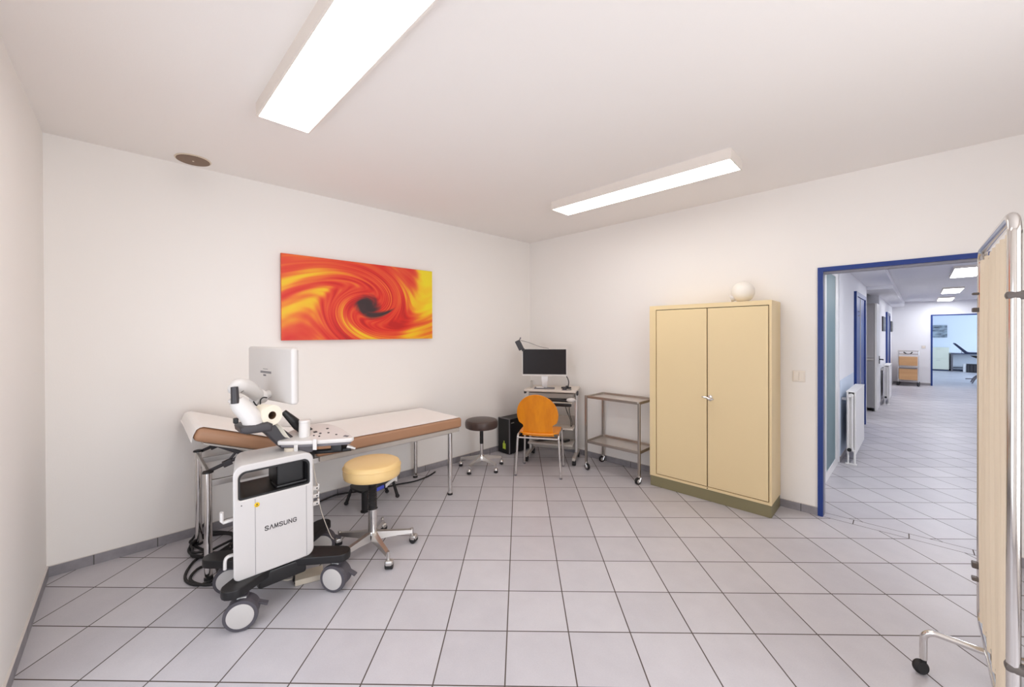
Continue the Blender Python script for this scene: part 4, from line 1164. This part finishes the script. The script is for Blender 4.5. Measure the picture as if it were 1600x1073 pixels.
# ------------------------------------------------------------------ steel instrument trolley
t = thing('instrument_trolley', 'stainless steel two-tier trolley on wheels left of the cream cabinet', 'trolley', (1.475, -0.225, 0))
PX, PY = 0.307, 0.172
def tray(name, z0, z1, lip):
    b = MB()
    b.prism(rrect(2*PX+0.006, 2*PY+0.006, 0.022, 5), z0-0.003, z1, hole=rrect(2*PX-0.012, 2*PY-0.012, 0.016, 5))
    b.tube([(p[0], p[1], z1) for p in rrect(2*PX-0.003, 2*PY-0.003, 0.018, 5)], 0.0055, n=8, closed=True)
    o = b.build(name, M['steel'], t)
    MB().box((0, 0, z0+0.004), (2*PX-0.013, 2*PY-0.013, 0.004)).build('tray_floor', M['sheet'], o)
    return o
tray('top_tray', 0.780, 0.799, 0.02)
tray('lower_tray', 0.294, 0.314, 0.02)
for sx, sy, zt in ((-1, -1, 0.806), (1, -1, 0.790), (-1, 1, 0.790), (1, 1, 0.790)):
    x_, y_ = sx*PX, sy*PY
    lg = MB().box((x_, y_, (zt+0.080)/2), (0.024, 0.024, zt-0.080), 0.004).build('leg', M['steel'], t)
    an = {(-1, -1): R(80), (1, -1): R(-20), (-1, 1): R(-30), (1, 1): R(20)}[(sx, sy)]
    a_ = Vector((math.cos(an), math.sin(an), 0)); f_ = Vector((-a_.y, a_.x, 0)) * -0.016
    q = Vector((x_, y_, 0)) + f_
    cs = MB()
    cs.cyl((x_, y_, 0.068), (x_, y_, 0.095), 0.012, n=14)
    cs.box(tuple(Vector((x_, y_, 0.073)) + f_*0.3), (0.040, 0.030, 0.010), 0.003, rot=(0, 0, an))
    for m in (-1, 1):
        cs.tube([Vector((x_, y_, 0.072)) + a_*0.017*m, q + a_*0.018*m + Vector((0, 0, 0.032))], 0.009, n=6, sx=0.3)
    fk = cs.build('caster_fork', M['chrome'], lg)
    MB().lathe([(0.020, -0.011), (0.033, -0.010), (0.0355, -0.004), (0.0355, 0.004), (0.033, 0.010), (0.020, 0.011)], q+Vector((0, 0, 0.0355)), axis=a_, n=28).build('wheel', M['rubber'], lg)
    MB().lathe([(0.020, -0.0125), (0.020, 0.0125)], q+Vector((0, 0, 0.0355)), axis=a_, n=20).build('wheel_hub', M['alu'], lg)

# ------------------------------------------------------------------ folding privacy screen
FP, NP_ = Vector((3.850, -1.285, 0)), Vector((3.836, -2.070, 0))
sc_ = thing('privacy_screen', 'folding privacy screen with chrome frame and gathered beige fabric at the right', 'privacy screen', (3.843, -1.70, 0))
SO = Vector((3.843, -1.70, 0))
ZB, ZT = 0.200, 1.835
def screen_panel(a, b, foot_ts, side):
    a, b = a - SO, b - SO
    dr_ = (b-a).normalized(); L = (b-a).length; n_ = Vector((-dr_.y, dr_.x, 0))
    def P(s, z): return a + dr_*s + Vector((0, 0, z))
    rc = 0.055
    pts = []
    for (s, z, a0) in ((L-rc, ZT-rc, 0), (rc, ZT-rc, 90), (rc, ZB+rc, 180), (L-rc, ZB+rc, 270)):
        for k in range(7):
            an = R(a0+90*k/6); pts.append(P(s+rc*math.cos(an), z+rc*math.sin(an)))
    fr_ = MB().tube(pts, 0.0150, n=16, closed=True).build('frame', M['chrome'], sc_)
    rod = MB()
    for z in (ZT-0.062, ZB+0.045): rod.cyl(P(0.012, z), P(L-0.012, z), 0.0045, n=10)
    rod.build('curtain_rod', M['chrome'], fr_)
    MB().cyl(P(L, ZT-0.055)+n_*0.0125*side, P(L, ZT-0.055)+n_*0.0150*side, 0.006, n=12).build('frame_screw', M['tape'], fr_)
    for s in (0.03, L-0.03):
        MB().box(tuple(P(s, ZT-0.052)), (0.012, 0.016, 0.022), 0.003).build('rod_hook', M['white_plastic'], fr_)
    def cf(u, v):
        s = 0.016 + (L-0.032)*u
        w = 0.014*math.sin(u*2*PI*7 + 1.2*math.sin(v*2.0+u*6)) * (0.6+0.4*math.sin(v*PI)) + 0.003*math.sin(u*2*PI*17+1)
        z = ZB+0.028 + (ZT-ZB-0.078)*v
        return P(s, z) + n_*w
    MB().grid(cf, 220, 24, 0.0012).build('curtain', M['curtain'], sc_, sharp=80)
    for s in foot_ts:
        ft = MB()
        c0 = P(s, 0.192)
        for m in (-1, 1):
            e = n_*m
            ft.tube([c0 - e*0.004, c0+e*0.140] + [c0+e*(0.140+0.042*math.sin(R(t_)))+Vector((0, 0, -0.042*(1-math.cos(R(t_))))) for t_ in (15, 30, 45, 60, 75, 90)] + [c0+e*0.182+Vector((0, 0, -0.128))], 0.0125, n=14)
        fo = ft.build('foot_bar', M['chrome'], sc_)
        for m in (-1, 1):
            q = c0+n_*m*0.182; q.z = 0
            ba = (n_*0.55 + dr_*0.83).normalized(); off = ba.cross(Vector((0, 0, 1)))*0.010
            MB().lathe([(0.006, -0.017), (0.021, -0.015), (0.0275, -0.007), (0.029, 0), (0.0275, 0.007), (0.021, 0.015), (0.006, 0.017)], q+off+Vector((0, 0, 0.029)), axis=ba+Vector((0, 0, 0.25)), n=24).build('caster', M['rubber'], fo)
            MB().cyl(q+Vector((0, 0, 0.040)), q+Vector((0, 0, 0.072)), 0.0105, n=14).build('stem_sleeve', M['rubber'], fo)
screen_panel(FP, NP_, (0.255,), 1)
P2a = NP_ + Vector((0.036, 0.002, 0)); P2b = P2a + Vector((0.30, 0.73, 0))
screen_panel(P2a, P2b, (0.56,), 1)
# hinge clamps holding the panels together
def clamp(p, z, hgt):
    MB().box(tuple(p - SO + Vector((0, 0, z))), (0.072, 0.036, hgt), 0.010).build('hinge_clamp', M['tape'], sc_)
clamp((NP_+P2a)/2, 1.589, 0.026); clamp((NP_+P2a)/2, 0.455, 0.026)
for z, h_ in ((1.648, 0.010), (1.576, 0.020), (0.434, 0.026), (0.372, 0.016)):
    MB().box(tuple(FP - SO + Vector((-0.012, 0.002, z))), (0.036, 0.030, h_), 0.004).build('hinge_clamp', M['tape'], sc_)

# ------------------------------------------------------------------ hallway
HR = -math.atan(SH)
# frosted glass door leaf standing open against the hallway wall
g_ = MB()
g_.prism([(0.30, 0.0), (1.74, 0.0), (1.74, 2.16), (0.30, 2.16)], 0.004, 0.044, 'yz', hole=[(0.95, 0.085), (1.58, 0.085), (1.58, 2.09), (0.95, 2.09)])
gd = struct(g_.shear(SH).build('door_2', M['white_paint'], None, loc=(HX-0.052, 0, 0)), 'white-framed frosted glass door leaf standing open beside the hallway radiator')
MB().prism([(0.948, 0.083), (1.582, 0.083), (1.582, 2.092), (0.948, 2.092)], 0.026, 0.038, 'yz').shear(SH).build('glass_pane', M['frost'], gd, label='frosted pale green glass')
def radiator(y, L, x0, x1, zb, zt, wx, label, group):
    t = thing('radiator', label, 'radiator', (sh(wx, y), y, 0), HR, group)
    x0 -= wx; x1 -= wx
    b = MB()
    for xx in (x0+0.012, x1-0.012): b.box((xx, L/2, (zb+zt)/2), (0.018, L, zt-zb), 0.006)
    n = int(L/0.05)
    b.build('panel', M['white_paint'], t)
    f = MB()
    for i in range(n): f.box(((x0+x1)/2, 0.03+i*(L-0.06)/max(1, n-1), (zb+zt)/2), (x1-x0-0.03, 0.004, zt-zb-0.06))
    f.build('fins', M['white_paint'], t)
    MB().box(((x0+x1)/2, L/2, zt-0.004), (x1-x0, L, 0.012), 0.003).build('top_grille', M['white_paint'], t)
    sd = MB()
    sd.box(((x0+x1)/2, L-0.004, (zb+zt)/2), (x1-x0-0.01, 0.006, zt-zb-0.01), 0.002)
    sd.build('end_cover', M['white_paint'], t)
    pp_ = MB()
    xm = (x0+x1)/2
    pp_.tube([(xm+0.01, -0.028, zt-0.05), (xm+0.01, -0.028, zb+0.09), (xm+0.03, -0.028, zb+0.04), (xm+0.03, -0.028, 0.0)], 0.010, n=10, smooth=4)
    pp_.tube([(xm-0.025, -0.020, zt-0.04), (xm-0.025, -0.020, 0.0)], 0.009, n=10)
    pp_.cyl((xm, -0.034, zt-0.045), (xm, 0.02, zt-0.045), 0.022)
    pp_.cyl((xm, -0.034, zb+0.06), (xm, 0.02, zb+0.06), 0.022)
    pp_.box((xm, -0.02, 0.008), (0.10, 0.04, 0.014), 0.003)
    pp_.build('pipes', M['white_paint'], t)
    MB().cyl((xm-0.012, -0.062, zb+0.055), (xm-0.012, -0.03, zb+0.055), 0.020, 0.018, 18, 0.003).build('valve', M['black'], t)
    for yy in (0.12, L-0.12): MB().box((x0/2, yy, zt-0.10), (x0, 0.03, 0.03)).build('wall_bracket', M['white_paint'], t)
    return t
radiator(1.80, 0.90, 3.115, 3.205, 0.115, 0.815, HX, 'white radiator just inside the hallway, beside the glass door', 'hallway radiators')
radiator(7.08, 0.85, 3.175, 3.265, 0.10, 0.80, 3.13, 'white radiator further down the hallway, below the second blue door', 'hallway radiators')

def blue_door(name, x, y0_, y1_, zt, label, divider=None):
    f = MB()
    w = 0.10
    f.span(0.0, 0.030, y0_, y0_+w, 0, zt); f.span(0.0, 0.030, y1_-w, y1_, 0, zt); f.span(0.0, 0.030, y0_+w, y1_-w, zt-0.06, zt)
    fo = struct(f.shear(SH).build(name, M['blue'], None, loc=(x, 0, 0)), label)
    MB().span(0.0, 0.014, y0_+w, y1_-w, 0.005, zt-0.06).shear(SH).build('door_leaf', M['blue'], fo)
    if divider:
        MB().span(0.013, 0.020, divider, divider+0.03, 0.01, zt-0.06).shear(SH).build('edge_strip', M['alu'], fo)
        for z in (1.72, 1.78):
            MB().cyl((0.014+SH*(divider-0.2), divider-0.2, z), (0.024+SH*(divider-0.2), divider-0.2, z), 0.010, n=10).build('hinge_pin', M['alu'], fo)
    return fo
blue_door('door_3', HX, 3.17, 4.55, 2.045, 'blue door in the left hallway wall above the first radiator', 3.80)
blue_door('door_6', 3.13, 8.75, 10.15, 1.955, 'second blue door further along the left hallway wall')
# white door with black lever next to the grey locker
wd = struct(MB().span(0, 0.028, 5.985, 6.62, 0.004, 2.02).shear(SH).build('door_5', M['white_paint'], None, loc=(3.105, 0, 0)), 'white door with black lever beside the grey locker')
lv = MB()
lv.box((0.034+SH*6.55, 6.55, 0.935), (0.012, 0.035, 0.15), 0.004)
lv.tube([(0.03+SH*6.55, 6.55, 0.945), (0.085+SH*6.55, 6.55, 0.945), (0.088+SH*6.5, 6.44, 0.945)], 0.011, n=8)
lv.build('lever', M['black'], wd, label='black lever handle')
# grey two-tier locker
t = thing('grey_locker', 'tall grey metal locker in the hallway recess behind the first blue door', 'locker', (sh(2.80, 5.95), 5.95, 0), HR)
MB().span(-0.35, 0.298, 0.012, 0.60, 0.06, 2.02, 0.004).build('body', M['locker'], t)
MB().span(-0.345, 0.294, 0.0, 0.0125, 1.00, 2.00, 0.003).build('door', M['locker'], t)
MB().span(-0.345, 0.294, 0.0, 0.0125, 0.07, 0.94, 0.003).build('door', M['locker_dark'], t)
MB().span(-0.345, 0.294, -0.010, 0.008, 0.955, 0.985, 0.003).build('handle_strip', M['alu'], t)
for sx in (-0.33, 0.28):
    for sy in (0.03, 0.57): MB().cyl((sx, sy, 0), (sx, sy, 0.065), 0.014, n=10).build('foot', M['black'], t)
# small pictures along the hallway
for (ya, yb, za, zb_, lab) in ((7.42, 8.30, 1.50, 1.815, 'small dark framed picture in the hallway before the second blue door'), (10.90, 11.70, 1.49, 1.78, 'small dark framed picture in the hallway beyond the second blue door')):
    yc = (ya+yb)/2
    t = thing('wall_picture', lab, 'picture', (sh(3.13, yc), yc, (za+zb_)/2), HR, 'small hallway pictures')
    MB().prism([(-(yb-ya)/2, -(zb_-za)/2), ((yb-ya)/2, -(zb_-za)/2), ((yb-ya)/2, (zb_-za)/2), (-(yb-ya)/2, (zb_-za)/2)], 0.0, 0.022, 'yz', bevel=0.003).build('frame', M['charcoal'], t)
    MB().box((0.0235, 0, 0), (0.002, yb-ya-0.04, zb_-za-0.04)).build('print', M['pic_dark'], t)
# trolley with two wooden drawers at the far end
t = thing('drawer_trolley', 'chrome trolley with two light wooden drawers by the far hallway wall', 'trolley', (sh(3.465, 11.46), 11.46, 0), HR)
fx, fy = 0.195, 0.165
b = MB()
for sx in (-1, 1):
    b.tube([(sx*fx, -fy, 0.10), (sx*fx, -fy, 0.94), (sx*fx, -fy+0.03, 0.965), (sx*fx, fy-0.03, 0.965), (sx*fx, fy, 0.94), (sx*fx, fy, 0.10)], 0.011, n=8)
for sy in (-1, 1):
    for z in (0.12, 0.50, 0.87, 0.955): b.cyl((-fx, sy*fy, z), (fx, sy*fy, z), 0.009, n=8)
b.box((0, 0, 0.125), (2*fx, 2*fy, 0.010)); b.box((0, 0, 0.515), (2*fx, 2*fy, 0.010))
b.build('frame', M['chrome'], t)
MB().span(-0.178, 0.178, -0.175, 0.14, 0.165, 0.485, 0.006).build('drawer', M['box_wood'], t)
MB().span(-0.178, 0.178, -0.175, 0.14, 0.560, 0.800, 0.006).build('drawer', M['box_wood'], t)
MB().box((0, -0.178, 0.49), (0.34, 0.012, 0.03), 0.003).build('drawer_gap', M['grey_plastic'], t)
MB().tube([(-0.09, -0.10, 0.93), (-0.03, -0.11, 0.875), (0.04, -0.10, 0.88), (0.08, -0.09, 0.93)], 0.014, n=8, smooth=4).build('cable_loop', M['black'], t)
for sx in (-1, 1):
    for sy in (-1, 1):
        MB().lathe([(0.02, -0.014), (0.052, -0.012), (0.055, 0), (0.052, 0.012), (0.02, 0.014)], (sx*fx, sy*fy, 0.055), axis=(0.9, -0.4, 0), n=18).build('caster', M['rubber'], t)
        MB().cyl((sx*fx, sy*fy, 0.085), (sx*fx, sy*fy, 0.125), 0.010, n=8).build('caster_stem', M['alu'], t)
t = thing('light_switch', 'small white light switch on the far hallway wall beside the blue doorway', 'light switch', (sh(3.757, 11.8), 11.8, 1.063), HR)
MB().box((0, -0.005, 0), (0.085, 0.010, 0.085), 0.003).build('plate', M['white_plastic'], t)
MB().box((0, -0.011, 0), (0.055, 0.004, 0.055), 0.002).build('rocker', M['switch_edge'], t)

# ------------------------------------------------------------------ far room seen through the last doorway
t = thing('wall_picture', 'grey landscape print on the wall of the far room', 'picture', (sh(4.16, 18.6), 18.6, 1.506), HR)
MB().box((0, -0.012, 0), (0.51, 0.022, 0.478), 0.002).build('panel', M['charcoal'], t)
MB().box((0, -0.0245, 0), (0.508, 0.002, 0.476)).build('print', M['pic_grey'], t)
t = thing('low_cabinet', 'pale yellow low cabinet below the grey print in the far room', 'cabinet', (sh(4.09, 18.36), 18.36, 0), HR)
MB().span(-0.36, 0.36, -0.215, 0.215, 0.05, 0.885, 0.004).build('body', M['pale_cabinet'], t)
MB().span(-0.355, 0.355, -0.205, 0.21, 0.0, 0.05).build('plinth', M['navy'], t)
for za, zb_ in ((0.06, 0.455), (0.465, 0.875)):
    dr_ = MB().span(-0.352, 0.352, -0.228, -0.2155, za, zb_, 0.003).build('drawer', M['pale_cabinet'], t)
    MB().box((0.08, -0.235, zb_-0.05), (0.10, 0.012, 0.012), 0.003).build('handle', M['alu'], dr_)
t = thing('wall_desk', 'white desk with dark edge along the back wall of the far room', 'desk', (sh(5.10, 18.30), 18.30, 0), HR)
MB().box((0, 0, 0.675), (1.22, 0.50, 0.03), 0.003).build('desk_top', M['white_paint'], t)
MB().box((0, -0.252, 0.675), (1.22, 0.006, 0.032)).build('edge_strip', M['navy'], t)
for sx in (-0.58, 0.58): MB().box((sx, 0, 0.33), (0.05, 0.46, 0.655), 0.003).build('side_panel', M['grey_plastic'], t)
MB().box((0.0, 0.20, 0.40), (1.11, 0.02, 0.50)).build('modesty_panel', M['far_wall'], t)
t = thing('treatment_chair', 'dark treatment chair with raised padded back and angled metal foot in the far room', 'treatment chair', (sh(4.95, 13.3), 13.3, 0), HR)
bb = MB()
bb.prism([(-0.585, 1.135), (-0.575, 1.155), (-0.545, 1.150), (-0.33, 0.915), (-0.28, 0.890), (0.55, 0.885), (0.55, 0.835), (-0.33, 0.845), (-0.37, 0.865)], -0.26, 0.26, 'xz', bevel=0.012)
bb.build('padding', M['navy'], t)
MB().tube([(-0.55, -0.2, 1.12), (-0.47, -0.2, 1.02), (-0.43, -0.2, 0.93), (-0.435, -0.2, 0.87)], 0.008, n=8, smooth=4).build('back_stay', M['alu'], t)
MB().prism([(-0.26, 0.79), (0.30, 0.79), (0.25, 0.72), (-0.12, 0.715), (-0.22, 0.76)], -0.20, 0.20, 'xz', bevel=0.010).build('carrier', M['black'], t)
MB().span(-0.06, 0.24, -0.10, 0.12, 0.55, 0.72, 0.01).build('column', M['white_plastic'], t)
lg = MB()
for m in (-1, 1):
    lg.tube([(0.10, m*0.08, 0.60), (0.0, m*0.14, 0.34), (-0.17, m*0.20, 0.16), (-0.235, m*0.22, 0.014)], [0.030, 0.026, 0.020, 0.014], n=10, smooth=4)
    lg.tube([(0.10, m*0.08, 0.60), (0.22, m*0.14, 0.34), (0.36, m*0.20, 0.16), (0.42, m*0.22, 0.014)], [0.030, 0.026, 0.020, 0.014], n=10, smooth=4)
lg.tube([(-0.36, -0.2, 0.14), (-0.17, -0.2, 0.15)], 0.014, n=8)
lg.build('base', M['grey_plastic'], t)
t = thing('equipment_case', 'dark slatted equipment box on the floor under the desk in the far room', 'box', (sh(5.03, 18.02), 18.02, 0), HR)
MB().span(-0.16, 0.20, -0.15, 0.15, 0.0, 0.30, 0.006).build('case', M['black'], t)
MB().span(-0.24, -0.165, -0.12, 0.12, 0.0, 0.30, 0.006).build('side_panel', M['label_white'], t)
for k in range(4): MB().span(-0.15+k*0.085, -0.10+k*0.085, -0.156, -0.149, 0.03, 0.27).build('slat', M['charcoal'], t)
